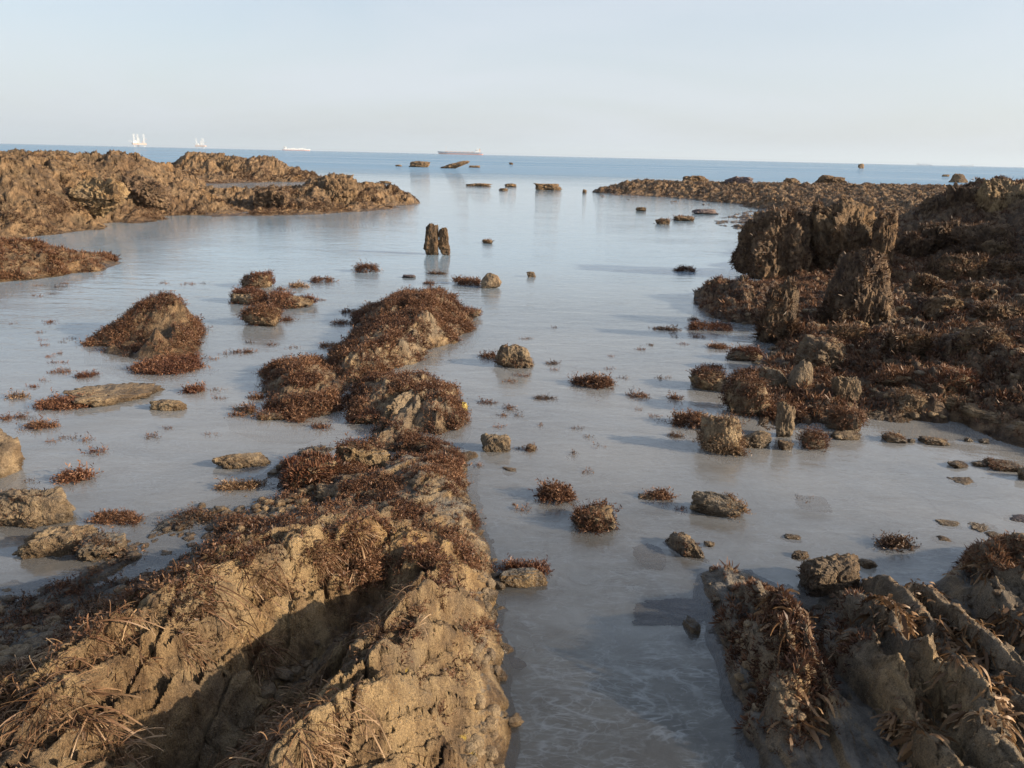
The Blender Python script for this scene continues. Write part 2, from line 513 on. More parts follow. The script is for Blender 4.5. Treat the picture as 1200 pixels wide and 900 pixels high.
# ------------------------------------------------------------------ boulders
def ico(sub):
    t = (1 + 5 ** .5) / 2
    V = [(-1, t, 0), (1, t, 0), (-1, -t, 0), (1, -t, 0), (0, -1, t), (0, 1, t), (0, -1, -t), (0, 1, -t), (t, 0, -1), (t, 0, 1), (-t, 0, -1), (-t, 0, 1)]
    Fc = [(0, 11, 5), (0, 5, 1), (0, 1, 7), (0, 7, 10), (0, 10, 11), (1, 5, 9), (5, 11, 4), (11, 10, 2), (10, 7, 6), (7, 1, 8), (3, 9, 4), (3, 4, 2), (3, 2, 6), (3, 6, 8), (3, 8, 9), (4, 9, 5), (2, 4, 11), (6, 2, 10), (8, 6, 7), (9, 8, 1)]
    V = np.array(V, float); V /= np.linalg.norm(V, axis=1)[:, None]
    Fc = np.array(Fc)
    for _ in range(sub):
        E = np.sort(np.concatenate([Fc[:, [0, 1]], Fc[:, [1, 2]], Fc[:, [2, 0]]]), axis=1)
        U, inv = np.unique(E, axis=0, return_inverse=True)
        inv = inv.ravel()
        M = V[U[:, 0]] + V[U[:, 1]]; M /= np.linalg.norm(M, axis=1)[:, None]
        n, k = len(V), len(Fc)
        ab, bc, ca = inv[:k] + n, inv[k:2 * k] + n, inv[2 * k:] + n
        V = np.concatenate([V, M])
        Fc = np.concatenate([np.stack([Fc[:, 0], ab, ca], 1), np.stack([Fc[:, 1], bc, ab], 1), np.stack([Fc[:, 2], ca, bc], 1), np.stack([ab, bc, ca], 1)])
    return V, Fc.astype(np.int32)
ICO = {k: ico(k) for k in (2, 3, 4, 5, 6)}

def boulder_shape(seed, size, sub=4, planes=13, rough=0.10, strat=0.0, peak=0.0, sharp=10.0, flat=0.0, facet=1.0):
    """faceted stone: soft-min of random cutting planes, then fractal relief"""
    r = np.random.default_rng(seed)
    D, Fc = ICO[sub]
    pn = r.normal(size=(planes, 3)); pn /= np.linalg.norm(pn, axis=1)[:, None]
    pn = np.concatenate([pn, [[0, 0, 1], [1, 0, 0], [-1, 0, 0], [0, 1, 0], [0, -1, 0]]])
    pd = r.uniform(0.72, 1.05, len(pn))
    if flat: pd[planes] = flat
    c = np.clip(D @ pn.T / pd[None], 0.02, None)
    rad = (np.sum(c ** sharp, axis=1)) ** (-1 / sharp)
    rad = rad / np.percentile(rad, 80)
    Pn = D * rad[:, None]
    q = Pn + seed * 3.71
    k = 1 + rough * (fbm(q * 1.7, 3) * 1.2 + ridged(q * 3.5, 4, 2.1, .6) * 0.7)
    if strat:
        k = k + strat * (ridged(np.stack([q[:, 0] * 4, q[:, 1] * 4, q[:, 2] * 0.5], 1), 4, 2.2, .6) - .3)
    fa, ea = facets(q * 2.3, seed % 17)
    fb, eb = facets(q * np.array([6.5, 6.5, 5.0]), seed % 13)
    k = k + facet * (0.13 * fa + 0.05 * fb - 0.03 * ea - 0.015 * eb) + 0.018 * fbm(q * 14, 3)
    Pn = Pn * k[:, None]
    if peak:
        t = np.clip(Pn[:, 2], 0, 1.2)
        Pn[:, :2] *= (1 - peak * t)[:, None]
    ext = np.percentile(np.abs(Pn[:, :2]), 99.5, axis=0)
    Pn[:, :2] /= ext
    Pn[:, 2] /= np.where(Pn[:, 2] > 0, Pn[:, 2].max(), -Pn[:, 2].min())
    return Pn * np.array(size) / 2.0, Fc

def boulder(u, v, w, h, label, cat='rock', name='rock', mat=None, seed=None, depth=0.8, rot=0.0, weed=0, wsize=(0.03, 0.055), wmat=None, tpls=None, sub=None, z=0.0,
            sinkf=0.35, group=None, tilt=0.0, lean=0.0, wfn=None, tightz=None, dist=None, **kw):
    """stone whose near waterline centre is at photo pixel (u,v); w,h in photo pixels"""
    c = at(u, v, z) if dist is None else far(u, dist)
    D = math.sqrt((c[0]) ** 2 + c[1] ** 2 + CAM_H ** 2)
    W = w * D / F_PX
    el = math.asin(CAM_H / D)
    dep = W * depth
    Hh = max(0.12 * W, (h * D / F_PX - dep * math.sin(el) * 0.7) / math.cos(el))
    if tightz: Hh = tightz
    seed = seed if seed is not None else int(u * 7 + v * 13) % 9973
    sub = sub or (6 if w > 60 and dist is None and z < 2 else 5 if w > 26 else 4 if w > 10 else 3)
    V, Fc = boulder_shape(seed, (W, dep, Hh * (1 + sinkf)), sub, **kw)
    V[:, 2] += Hh * (1 + sinkf) / 2 - Hh * sinkf
    if lean: V[:, 0] += V[:, 2] * lean
    if tilt: V[:, 2] += V[:, 0] * tilt
    ca, sa = math.cos(rot), math.sin(rot)
    V[:, :2] = V[:, :2] @ np.array([[ca, sa], [-sa, ca]])
    dirn = c[:2] / np.linalg.norm(c[:2])
    loc = np.array([c[0] + dirn[0] * dep * 0.42, c[1] + dirn[1] * dep * 0.42, z])
    V = V + loc
    o = mesh_np(name, V, Fc, mat or M_STONE, loc=tuple(loc))
    tag(o, label, cat, group)
    if weed:
        if wfn is None:
            wfn = lambda P, N: (N[:, 2] > -0.3) * (P[:, 2] > z - 0.03) * smooth(-0.25, 0.2, fbm(P * (2.2 / max(W, .05)) + seed, 3) + 0.15)
        add_weed(o, V, Fc, weed, tpls or T_LEAFY_S, wsize, wmat or M_WEED, wfn=wfn, seed=seed)
    return o

def tuft(u, v, w, label, count, size=(0.035, 0.06), mat=None, tpls=None, hf=0.35, depth=0.7, seed=None, cat='seaweed', name='seaweed_tuft', group=None, sparse=0.0, rot=0.0):
    """clump of weed growing up out of the shallow water"""
    c = at(u, v)
    D = math.sqrt(c @ c - 2 * c[2] * CAM_H + CAM_H ** 2) if False else math.sqrt(c[0] ** 2 + c[1] ** 2 + CAM_H ** 2)
    W = w * D / F_PX
    seed = seed if seed is not None else int(u * 7 + v * 13) % 9973
    V, Fc = boulder_shape(seed, (W * 0.9, W * depth * 0.9, W * hf), 3, rough=0.3)
    V[:, 2] += W * hf * 0.12 - 0.012
    ca, sa = math.cos(rot), math.sin(rot)
    V[:, :2] = V[:, :2] @ np.array([[ca, sa], [-sa, ca]])
    V = V + np.array([c[0], c[1] + W * depth * 0.25, 0])
    wfn = lambda P, N: (N[:, 2] > -0.1) * (P[:, 2] > -0.03) * (smooth(sparse - 0.25, sparse + 0.05, fbm(P * (3.0 / W) + seed, 3)) if sparse else 1)
    res = scatter(V, Fc, count, tpls or T_LEAFY_S, size, wfn=wfn, up=0.35, seed=seed, sink=0.25)
    if res is None: return
    o = mesh_np(name, res[0], res[1], mat or M_WEED, {'tint': res[2], 'tip': res[3]}, loc=(float(c[0]), float(c[1]), 0.0))
    tag(o, label, cat, group)
    return o

# ================================================================== SUN, SKY, AIR
SUN_EL = math.radians(19.0)
SUN_AZ = math.radians(102.0)          # clockwise from the view direction (+Y): from the right, a little behind
TO_SUN = np.array([math.sin(SUN_AZ) * math.cos(SUN_EL), math.cos(SUN_AZ) * math.cos(SUN_EL), math.sin(SUN_EL)])

world = bpy.data.worlds.new("World")
scene.world = world
world.use_nodes = True
wt = world.node_tree
wt.nodes.clear()
wo = wt.nodes.new('ShaderNodeOutputWorld')
bg = wt.nodes.new('ShaderNodeBackground'); bg.inputs[1].default_value = 0.10
sky = wt.nodes.new('ShaderNodeTexSky')
sky.sky_type = 'NISHITA'; sky.sun_disc = False
sky.sun_elevation = SUN_EL; sky.sun_rotation = SUN_AZ
sky.air_density = 1.0; sky.dust_density = 2.0; sky.ozone_density = 1.5
tc = wt.nodes.new('ShaderNodeTexCoord')
mpw = wt.nodes.new('ShaderNodeMapping'); mpw.inputs['Scale'].default_value = (1.2, 1.2, 6.0); mpw.inputs['Rotation'].default_value = (0.0, 0.12, 0.3)
wt.links.new(tc.outputs['Generated'], mpw.inputs[0])
wn = wt.nodes.new('ShaderNodeTexNoise'); wn.inputs['Scale'].default_value = 1.7; wn.inputs['Detail'].default_value = 6; wn.inputs['Roughness'].default_value = 0.5; wn.inputs['Distortion'].default_value = 0.6
wt.links.new(mpw.outputs[0], wn.inputs['Vector'])
wr = wt.nodes.new('ShaderNodeValToRGB')
wr.color_ramp.elements[0].position = 0.30; wr.color_ramp.elements[0].color = (0.64, 0.64, 0.64, 1)
wr.color_ramp.elements[1].position = 0.66; wr.color_ramp.elements[1].color = (1.0, 1.0, 1.0, 1)
wt.links.new(wn.outputs[0], wr.inputs[0])
wm = wt.nodes.new('ShaderNodeMix'); wm.data_type = 'RGBA'
wm.inputs[7].default_value = (3.85, 4.1, 4.48, 1)          # thin high overcast veil
wt.links.new(wr.outputs[0], wm.inputs[0]); wt.links.new(sky.outputs[0], wm.inputs[6])
sx = wt.nodes.new('ShaderNodeSeparateXYZ'); wt.links.new(tc.outputs['Generated'], sx.inputs[0])
hr = wt.nodes.new('ShaderNodeMapRange'); hr.inputs['From Min'].default_value = 0.0; hr.inputs['From Max'].default_value = 0.45; hr.inputs['To Min'].default_value = 0.96; hr.inputs['To Max'].default_value = 0.30
wt.links.new(sx.outputs[2], hr.inputs['Value'])
hm = wt.nodes.new('ShaderNodeMath'); hm.operation = 'MULTIPLY'
wt.links.new(wr.outputs[0], hm.inputs[0]); wt.links.new(hr.outputs[0], hm.inputs[1]); wt.links.new(hm.outputs[0], wm.inputs[0])
wt.links.new(wm.outputs[2], bg.inputs[0]); wt.links.new(bg.outputs[0], wo.inputs[0])

sl = bpy.data.lights.new('sun', 'SUN'); sl.energy = 4.6; sl.angle = math.radians(0.6); sl.color = (1.0, 0.83, 0.62)
so = bpy.data.objects.new('sun', sl); COL.objects.link(so)
zc = TO_SUN; xc = np.cross([0, 0, 1.0], zc); xc /= np.linalg.norm(xc); yc = np.cross(zc, xc)
from mathutils import Matrix
so.matrix_world = Matrix(((xc[0], yc[0], zc[0], 20), (xc[1], yc[1], zc[1], -10), (xc[2], yc[2], zc[2], 15), (0, 0, 0, 1)))

cd = bpy.data.cameras.new('camera'); cd.sensor_width = 36; cd.sensor_fit = 'HORIZONTAL'; cd.lens = F_PX / 1200 * 36
cd.clip_start = 0.05; cd.clip_end = 100000
co = bpy.data.objects.new('camera', cd); COL.objects.link(co); scene.camera = co
zz = -_fw
co.matrix_world = Matrix(((CX[0], CY[0], zz[0], CAM[0]), (CX[1], CY[1], zz[1], CAM[1]), (CX[2], CY[2], zz[2], CAM[2]), (0, 0, 0, 1)))
scene.view_settings.view_transform = 'Standard'; scene.view_settings.look = 'None'
scene.view_settings.gamma = 1; scene.view_settings.exposure = 0.98
scene.cycles.max_bounces = 8; scene.cycles.transparent_max_bounces = 24; scene.cycles.volume_bounces = 0
scene.cycles.use_denoising = True

# ------------------------------------------------------------------ seabed and water
def fan(rs, nth):
    th = np.linspace(0, 2 * math.pi, nth, endpoint=False)
    R, TH = np.meshgrid(rs, th, indexing='ij')
    V = np.stack([R * np.sin(TH), R * np.cos(TH), np.zeros_like(R)], 2).reshape(-1, 3)
    i = np.arange(len(rs) - 1)[:, None] * nth; j = np.arange(nth)[None]
    Q = np.stack([i + j, i + (j + 1) % nth, i + nth + (j + 1) % nth, i + nth + j], 2).reshape(-1, 4)
    return V, Q

T = NT('silty_sand')
geo = T.n('ShaderNodeNewGeometry'); pos = geo.outputs['Position']
n1 = T.noise(pos, 1.1, 5, .55, .4); n2 = T.noise(pos, 7, 6, .6, 1.0); n3 = T.noise(pos, 140, 3, .6)
c = T.ramp(T.math('ADD', T.math('MULTIPLY', n1, .55), T.math('MULTIPLY', n2, .45)), [(.36, (.27, .245, .205)), (.5, (.54, .495, .42)), (.62, (.68, .635, .55))])
dl = T.n('ShaderNodeVectorMath', operation='LENGTH'); T.l(pos, dl.inputs[0])
near_dark = T.n('ShaderNodeMapRange', interpolation_type='SMOOTHSTEP', i_From_Min=1.9, i_From_Max=3.1, i_To_Min=.85, i_To_Max=0.0)
T.l(T.math('ADD', dl.outputs['Value'], T.math('MULTIPLY', T.math('SUBTRACT', n1, .5), 1.6)), near_dark.inputs['Value'])
c = T.mix(near_dark.outputs[0], c, T.mix(1.0, c, (.34, .345, .31), 'MULTIPLY'))  # sand colour darker and greener close to the camera
patch = T.ramp(T.noise(pos, 1.7, 5, .6, .8), [(.60, (0, 0, 0)), (.68, (1, 1, 1))])
c = T.mix(T.math('MULTIPLY', patch, .7), c, (.16, .14, .13))
# pale wisps: caustic and ripple light painted into the sand colour
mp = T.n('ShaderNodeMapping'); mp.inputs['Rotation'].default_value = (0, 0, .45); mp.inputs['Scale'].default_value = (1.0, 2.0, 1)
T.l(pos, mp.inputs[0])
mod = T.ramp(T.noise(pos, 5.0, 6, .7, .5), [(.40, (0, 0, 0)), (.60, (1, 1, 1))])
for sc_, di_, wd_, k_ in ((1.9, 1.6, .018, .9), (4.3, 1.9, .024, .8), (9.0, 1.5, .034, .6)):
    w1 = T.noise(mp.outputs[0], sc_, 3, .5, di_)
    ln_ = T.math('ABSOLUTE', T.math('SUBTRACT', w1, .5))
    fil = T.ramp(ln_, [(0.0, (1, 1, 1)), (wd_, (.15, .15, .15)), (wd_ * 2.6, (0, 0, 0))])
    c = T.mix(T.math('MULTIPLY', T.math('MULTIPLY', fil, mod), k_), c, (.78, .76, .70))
c = T.mix(T.math('MULTIPLY', n3, .25), c, (.10, .09, .08))
b = T.n('ShaderNodeBsdfPrincipled', i_Roughness=.9); b.inputs['Specular IOR Level'].default_value = .2
T.l(c, b.inputs['Base Color'])
bp = T.n('ShaderNodeBump', i_Strength=.8, i_Distance=.02); T.l(n2, bp.inputs['Height']); T.l(bp.outputs[0], b.inputs['Normal'])
T.l(b.outputs[0], T.out.inputs[0])
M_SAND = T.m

rs = np.concatenate([np.geomspace(.25, 14, 150), np.geomspace(14.6, 40000, 40)])
V, Q = fan(rs, 360)
V = np.concatenate([[[0, 0, 0]], V]); Q = Q + 1
r = np.hypot(V[:, 0], V[:, 1])
z = -0.065 - 0.09 * smooth(2.5, 6, r) - 0.35 * smooth(8, 30, r) - 5.0 * smooth(35, 400, r)
q = V * [1, 1, 0]
z = z + (0.035 * fbm(q * 0.9, 4) + 0.012 * fbm(q * np.array([3, 5, 1]), 4)) * (1 + smooth(5, 30, r) * 2)
V[:, 2] = z
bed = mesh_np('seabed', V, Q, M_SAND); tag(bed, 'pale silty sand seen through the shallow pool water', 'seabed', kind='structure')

T = NT('sea_water')
geo = T.n('ShaderNodeNewGeometry'); pos = geo.outputs['Position']
ln = T.n('ShaderNodeVectorMath', operation='LENGTH'); T.l(pos, ln.inputs[0]); rad = ln.outputs['Value']
sep = T.n('ShaderNodeSeparateXYZ'); T.l(pos, sep.inputs[0])
wob = T.math('MULTIPLY', T.math('SUBTRACT', T.noise(pos, .06, 3), .5), 30.0)
openw = T.n('ShaderNodeMapRange', interpolation_type='SMOOTHSTEP', i_From_Min=30.0, i_From_Max=85.0)
T.l(T.math('ADD', rad, wob), openw.inputs['Value']); openw = openw.outputs[0]
def stretch(sx, sy, rot=0.0):
    m = T.n('ShaderNodeMapping'); m.inputs['Scale'].default_value = (sx, sy, 1); m.inputs['Rotation'].default_value = (0, 0, rot)
    T.l(pos, m.inputs[0]); return m.outputs[0]
# open sea: wind waves; pool: faint ripples
sea1 = T.noise(stretch(.35, 1.0, .12), 1.3, 5, .62, .3)
sea2 = T.noise(stretch(.10, .34, -.1), 1.0, 4, .6, .3)
pool1 = T.noise(stretch(1.0, 2.6, .15), 2.2, 4, .55, .5)
pool2 = T.noise(stretch(1.2, 2.2, -.25), 11.0, 4, .6, .8)
pgate = T.ramp(T.noise(stretch(.3, .8), .9, 3), [(.40, (.15,) * 3), (.62, (1, 1, 1))])
h_sea = T.math('MULTIPLY', T.math('ADD', T.math('MULTIPLY', sea1, .17), T.math('MULTIPLY', sea2, .42)), openw)
h_pool = T.math('ADD', T.math('MULTIPLY', pool1, .0075), T.math('MULTIPLY', T.math('MULTIPLY', pool2, pgate), .0026))
bp = T.n('ShaderNodeBump', i_Strength=1.0, i_Distance=1.0)
T.l(T.math('ADD', h_sea, h_pool), bp.inputs['Height'])
fr = T.n('ShaderNodeFresnel', i_IOR=1.45); T.l(bp.outputs[0], fr.inputs['Normal'])
gl = T.n('ShaderNodeBsdfGlossy', i_Roughness=.03); gl.inputs[0].default_value = (.98, .98, .98, 1); T.l(bp.outputs[0], gl.inputs['Normal'])
tp = T.n('ShaderNodeBsdfTransparent'); tp.inputs[0].default_value = (.96, .975, .985, 1)
df = T.n('ShaderNodeBsdfDiffuse')
milk = T.ramp(T.noise(stretch(.7, 1.3), .9, 5, .6, .8), [(.35, (.62, .61, .59)), (.65, (.76, .725, .67))])
deepm = T.n('ShaderNodeMapRange', interpolation_type='SMOOTHSTEP', i_From_Min=3.5, i_From_Max=14.0); T.l(rad, deepm.inputs['Value'])
milk = T.mix(deepm.outputs[0], milk, (.37, .52, .64))
T.l(T.mix(openw, milk, (.185, .305, .43)), df.inputs[0])
near = T.n('ShaderNodeMapRange', interpolation_type='SMOOTHSTEP', i_From_Min=1.9, i_From_Max=5.0, i_To_Min=.05, i_To_Max=.27); T.l(T.math('ADD', rad, T.math('MULTIPLY', T.math('SUBTRACT', T.noise(pos, 1.4, 3), .5), 1.5)), near.inputs['Value'])
murk = T.math('MAXIMUM', T.math('MAXIMUM', near.outputs[0], T.math('MULTIPLY', deepm.outputs[0], .62)), T.math('MULTIPLY', openw, .97))
mx = T.n('ShaderNodeMixShader'); T.l(murk, mx.inputs[0]); T.l(tp.outputs[0], mx.inputs[1]); T.l(df.outputs[0], mx.inputs[2])
stk = T.ramp(T.noise(stretch(.007, .03, .03), 1.0, 5, .6, .1), [(.40, (.0,) * 3), (.60, (1, 1, 1))])
stk2 = T.ramp(T.noise(stretch(.25, 1.1, .05), 1.0, 5, .65, .2), [(.38, (.35,) * 3), (.62, (1, 1, 1))])
stk = T.math('MULTIPLY', stk, stk2)
refl = T.math('MULTIPLY', fr.outputs[0], T.math('SUBTRACT', 1.0, T.math('MULTIPLY', openw, T.math('SUBTRACT', .80, T.math('MULTIPLY', stk, .62)))))
mx2 = T.n('ShaderNodeMixShader'); T.l(refl, mx2.inputs[0]); T.l(mx.outputs[0], mx2.inputs[1]); T.l(gl.outputs[0], mx2.inputs[2])
T.l(mx2.outputs[0], T.out.inputs[0])
M_WATER = T.m
V, Q = fan(np.concatenate([[.2], np.geomspace(1, 38000, 24)]), 96)
V = np.concatenate([[[0, 0, 0]], V]); Q = Q + 1
sea = mesh_np('sea', V, Q, M_WATER); tag(sea, 'calm shallow sea water running out to the open horizon', 'sea', kind='structure')

T = NT('sea_haze')
pv = T.n('ShaderNodeVolumePrincipled'); pv.inputs['Color'].default_value = (.74, .87, 1.0, 1); pv.inputs['Density'].default_value = 1.0e-4; pv.inputs['Anisotropy'].default_value = 0.1
T.l(pv.outputs[0], T.out.inputs['Volume'])
X, Y0, Y1, Z0, Z1 = 41000, -41000, 41000, -8.0, 190.0
Vb = [(-X, Y0, Z0), (X, Y0, Z0), (X, Y1, Z0), (-X, Y1, Z0), (-X, Y0, Z1), (X, Y0, Z1), (X, Y1, Z1), (-X, Y1, Z1)]
Qb = [(0, 3, 2, 1), (4, 5, 6, 7), (0, 1, 5, 4), (1, 2, 6, 5), (2, 3, 7, 6), (3, 0, 4, 7)]
HAZE = True
if HAZE:
    hz = mesh_np('haze', Vb, Qb, T.m, smooth_sh=False); tag(hz, 'thin sea haze fading the ships at the horizon', 'haze', kind='stuff')

# ================================================================== REEFS
def ctl(lst):
    """controls: (u,v,z) | (u,v,'d',distance) crest seen at a pixel at a known distance | ('p',u,distance,z) | ('x',x,y,z)"""
    out = []
    for c in lst:
        if c[0] == 'p':
            p = far(c[1], c[2]); out.append((p[0], p[1], c[3]))
        elif c[0] == 'x':
            out.append(c[1:])
        elif len(c) == 4:
            d = ray(c[0], c[1]); k = c[3] / math.hypot(d[0], d[1]); p = CAM + d * k; out.append(tuple(p))
        else:
            p = at(c[0], c[1], c[2]); out.append(tuple(p))
    return np.array(out)

def rbf(pts, smoothing=0.002):
    W = ctl(pts)
    z = W[:, 2]
    X = np.stack([np.arctan2(W[:, 0], W[:, 1]) * 1.3, np.log(np.hypot(W[:, 0], W[:, 1]))], 1)
    D = np.linalg.norm(X[:, None] - X[None], axis=2)
    n = len(X)
    A = np.zeros((n + 1, n + 1)); A[:n, :n] = D; A[:n, :n] -= np.eye(n) * smoothing; A[:n, n] = 1; A[n, :n] = 1
    sol = np.linalg.solve(A, np.concatenate([z, [0]]))
    def ev(x, y):
        q = np.stack([np.arctan2(x, y) * 1.3, np.log(np.hypot(x, y))], 1)
        out = np.empty(len(q))
        for k in range(0, len(q), 40000):
            d = np.linalg.norm(q[k:k + 40000, None] - X[None], axis=2)
            out[k:k + 40000] = d @ sol[:n] + sol[n]
        return out
    return ev, X

def blobs(P, lst):
    u, v = pix(P)
    w = np.zeros(len(P))
    for (bu, bv, ru, rv, k) in lst:
        w = np.maximum(w, k * np.clip(1.6 - np.hypot((u - bu) / ru, (v - bv) / rv), 0, 1))
    return w

def patchy(P, f, lo=-0.1, hi=0.15, o=0.0):
    return smooth(lo, hi, fbm(P * f + 3.3 + o, 4))

# ---- reef on the far side of the left lagoon: back ridge, then the long front reef, then a low tongue
o, V, Q = reef('reef_ridge', [
    (185, 202, 'd', 45.6), (205, 192, 'd', 45.6), (217, 187, 'd', 45.6), (221, 178, 'd', 45.6), (235, 178, 'd', 45.6), (250, 181, 'd', 45.6), (258, 189, 'd', 45.6), (270, 185, 'd', 45.6), (285, 188, 'd', 45.6),
    (307, 184, 'd', 46.2), (320, 187, 'd', 46.2), (335, 191, 'd', 46.8), (350, 195, 'd', 46.8), (362, 200, 'd', 46.8), (374, 208, 0),
    (180, 225, .1), (230, 226, .05), (245, 219, 0), (265, 216, 0), (285, 214, 0), (300, 213, 0.05), (330, 212, 0), (355, 211, 0),
    (235, 200, 'd', 44.2), (270, 203, 'd', 44.2), (307, 202, 'd', 44.2), (335, 204, 'd', 44.6),
    ('p', 160, 50.4, .2), ('p', 235, 50.4, .3), ('p', 300, 51.0, .3), ('p', 350, 51.6, -.1), ('p', 385, 48.0, -.3), ('p', 385, 43.2, -.3), ('p', 160, 56.4, -.4), ('p', 300, 56.4, -.4), ('p', 370, 55.2, -.5),
    (260, 221, -.15), (320, 218, -.2), (370, 214, -.2), ('p', 140, 44.4, .2), ('p', 120, 50.4, -.2), ('p', 140, 39.6, -.1), ('p', 200, 37.2, -.1), ('p', 300, 36.0, -.3)],
    (-30, -12), (34, 60), .0011, .0032, M_ROCK_FAR, 'long brown rock ridge on the horizon side of the left lagoon, behind two small pools', 'rock ridge', rough=1.6, strata=.10, freq=.55, disp=.10, low=-.2)
add_weed(o, V, Q, 9000, T_SMALL, (.05, .11), M_WEED_D, wfn=lambda P, N: (P[:, 2] > .02) * (patchy(P, .7) + .1) * (1.25 - smooth(.2, .9, P[:, 2])), seed=2)

o, V, Q = reef('rock_reef', [
    # front waterline
    (478, 234, 0), (470, 243, 0), (440, 247, 0), (405, 249, 0), (350, 252, 0), (300, 253, 0), (250, 254, 0), (200, 257, 0), (165, 261, 0), (140, 262, 0), (110, 265, 0), (88, 272, 0), (50, 279, 0), (0, 284, 0), (-60, 290, 0),
    (490, 240, -.3), (470, 254, -.3), (400, 258, -.3), (300, 263, -.3), (200, 269, -.3), (130, 275, -.25), (100, 285, -.2), (40, 295, -.25), (-60, 305, -.25), (500, 234, -.4),
    # crest
    (-60, 172, 'd', 19), (0, 180, 'd', 19), (13, 193, 'd', 19.5), (30, 191, 'd', 20), (60, 187, 'd', 20.5), (85, 190, 'd', 21), (110, 192, 'd', 21.5), (128, 189, 'd', 22), (140, 187, 'd', 22), (167, 187, 'd', 22.5), (187, 193, 'd', 23), (205, 197, 'd', 24),
    (225, 222, 'd', 25), (245, 229, 'd', 25), (282, 225, 'd', 24.5), (300, 222, 'd', 24.5), (317, 220, 'd', 24), (345, 223, 'd', 24.2), (367, 217, 'd', 24.4), (383, 207, 'd', 24.5), (397, 203, 'd', 24.8), (405, 206, 'd', 25), (416, 213, 'd', 25.5), (440, 217, 'd', 26.2), (463, 220, 'd', 27), (471, 225, 'd', 27.8),
    # faces
    (0, 225, 'd', 17.2), (40, 235, 'd', 17.6), (90, 205, 'd', 19.6), (95, 238, 'd', 18.3), (130, 205, 'd', 21.2), (130, 236, 'd', 19.8), (170, 212, 'd', 21.8), (180, 240, 'd', 20.6), (240, 243, 'd', 21.8), (300, 240, 'd', 22), (350, 238, 'd', 22.3), (400, 230, 'd', 23.4), (440, 233, 'd', 24.4), (200, 225, 'd', 22), (0, 265, .15), (60, 262, .15), (20, 205, 'd', 18.4),
    # behind
    ('p', -60, 27, .4), ('p', 30, 28, .4), ('p', 110, 29, .3), ('p', 180, 30, .2), ('p', 240, 29, -.05), ('p', 300, 28, -.05), ('p', 350, 28, -.1), ('p', 400, 29, -.2), ('p', 450, 30, -.3), ('p', 490, 29, -.4),
    ('p', -60, 36, -.4), ('p', 60, 36, -.4), ('p', 160, 35, -.3), ('p', 260, 33, -.4), ('p', 360, 33, -.5), ('p', 450, 33, -.5), (492, 232, -.4)],
    (-40, -6.5), (13.2, 33), .0011, .0028, M_ROCK_FAR, 'broad craggy brown reef bordering the left lagoon, reaching in from the left edge', 'rock reef', rough=1.5, strata=.10, freq=.7, disp=.085, low=-.25)
add_weed(o, V, Q, 22000, T_SMALL, (.03, .075), M_WEED_D, wfn=lambda P, N: (P[:, 2] > .03) * (patchy(P, .9, .0, .2) + .04) * (1.15 - smooth(.3, 1.0, P[:, 2])) * (N[:, 2] > .1), seed=3)

o, V, Q = reef('rock_tongue', [
    (-60, 345, 0), (0, 331, 0), (30, 329, 0), (60, 325, 0), (90, 320, 0), (125, 314, 0), (148, 307, 0),
    (-60, 278, 'd', 12.4), (0, 283, 'd', 12.5), (25, 286, 'd', 12.5), (50, 290, 'd', 12.6), (75, 294, 'd', 12.7), (100, 297, 'd', 12.8), (125, 299, 'd', 13.0), (142, 303, 'd', 13.0), (20, 310, .16), (70, 308, .15), (110, 307, .12),
    ('p', -60, 14, -.1), ('p', 20, 14, -.1), ('p', 70, 14, -.12), ('p', 120, 14, -.15), ('p', 165, 13.4, -.2), (165, 308, -.15), (150, 318, -.15), (90, 335, -.15), (30, 345, -.15), (-60, 362, -.15)],
    (-42, -24), (9.6, 15.5), .0013, .003, M_ROCK_FAR, 'low weedy rock tongue reaching into the lagoon from the left edge', 'rock', rough=.7, strata=.04, freq=1.2, disp=.035)
add_weed(o, V, Q, 5200, T_SMALL, (.035, .075), M_WEED, wfn=lambda P, N: (P[:, 2] > .02) * (patchy(P, 1.6) + .15), seed=4)

# ---- flat reef across the lagoon on the right
o, V, Q = reef('reef_flat', [
    (697, 229, 0), (705, 231, 0), (740, 234, 0), (790, 236, 0), (830, 240, 0), (870, 246, 0), (893, 250, 0), (692, 234, -.3), (740, 241, -.3), (790, 244, -.3), (840, 249, -.3), (870, 256, -.3), (680, 226, -.4),
    (702, 220, 'd', 38.5), (720, 218, 'd', 39.5), (740, 212, 'd', 41), (760, 211, 'd', 42), (800, 214, 'd', 43), (850, 215, 'd', 43), (900, 216, 'd', 43), (950, 217, 'd', 43), (1000, 217, 'd', 43), (1050, 219, 'd', 43), (1100, 218, 'd', 43), (1150, 222, 'd', 42), (1250, 224, 'd', 41),
    (740, 226, 'd', 37), (800, 226, 'd', 36), (850, 229, 'd', 33.5), (900, 235, 'd', 30), (950, 232, 'd', 31), (1000, 228, 'd', 34), (1060, 236, 'd', 29), (1100, 234, 'd', 31), (1200, 235, 'd', 31),
    ('p', 900, 22, .05), ('p', 950, 21, .15), ('p', 1000, 20, .2), ('p', 1060, 20, .1), ('p', 1150, 20, .2), ('p', 1250, 20, .2), ('p', 900, 18, -.1),
    ('p', 700, 45, -.3), ('p', 760, 49, -.3), ('p', 850, 50, -.3), ('p', 950, 50, -.3), ('p', 1050, 50, -.3), ('p', 1150, 50, -.3), ('p', 1250, 50, -.3), ('p', 680, 39, -.4)],
    (4, 37), (18.5, 53), .0012, .0032, M_ROCK_FAR, 'flat dark brown reef across the lagoon in front of the open sea', 'rock reef', rough=1.5, strata=.06, freq=.8, disp=.06, low=-.2, edge0=.45)
add_weed(o, V, Q, 26000, T_SMALL, (.04, .09), M_WEED_D, wfn=lambda P, N: (P[:, 2] > .03) * (patchy(P, .8) + .25), seed=5)

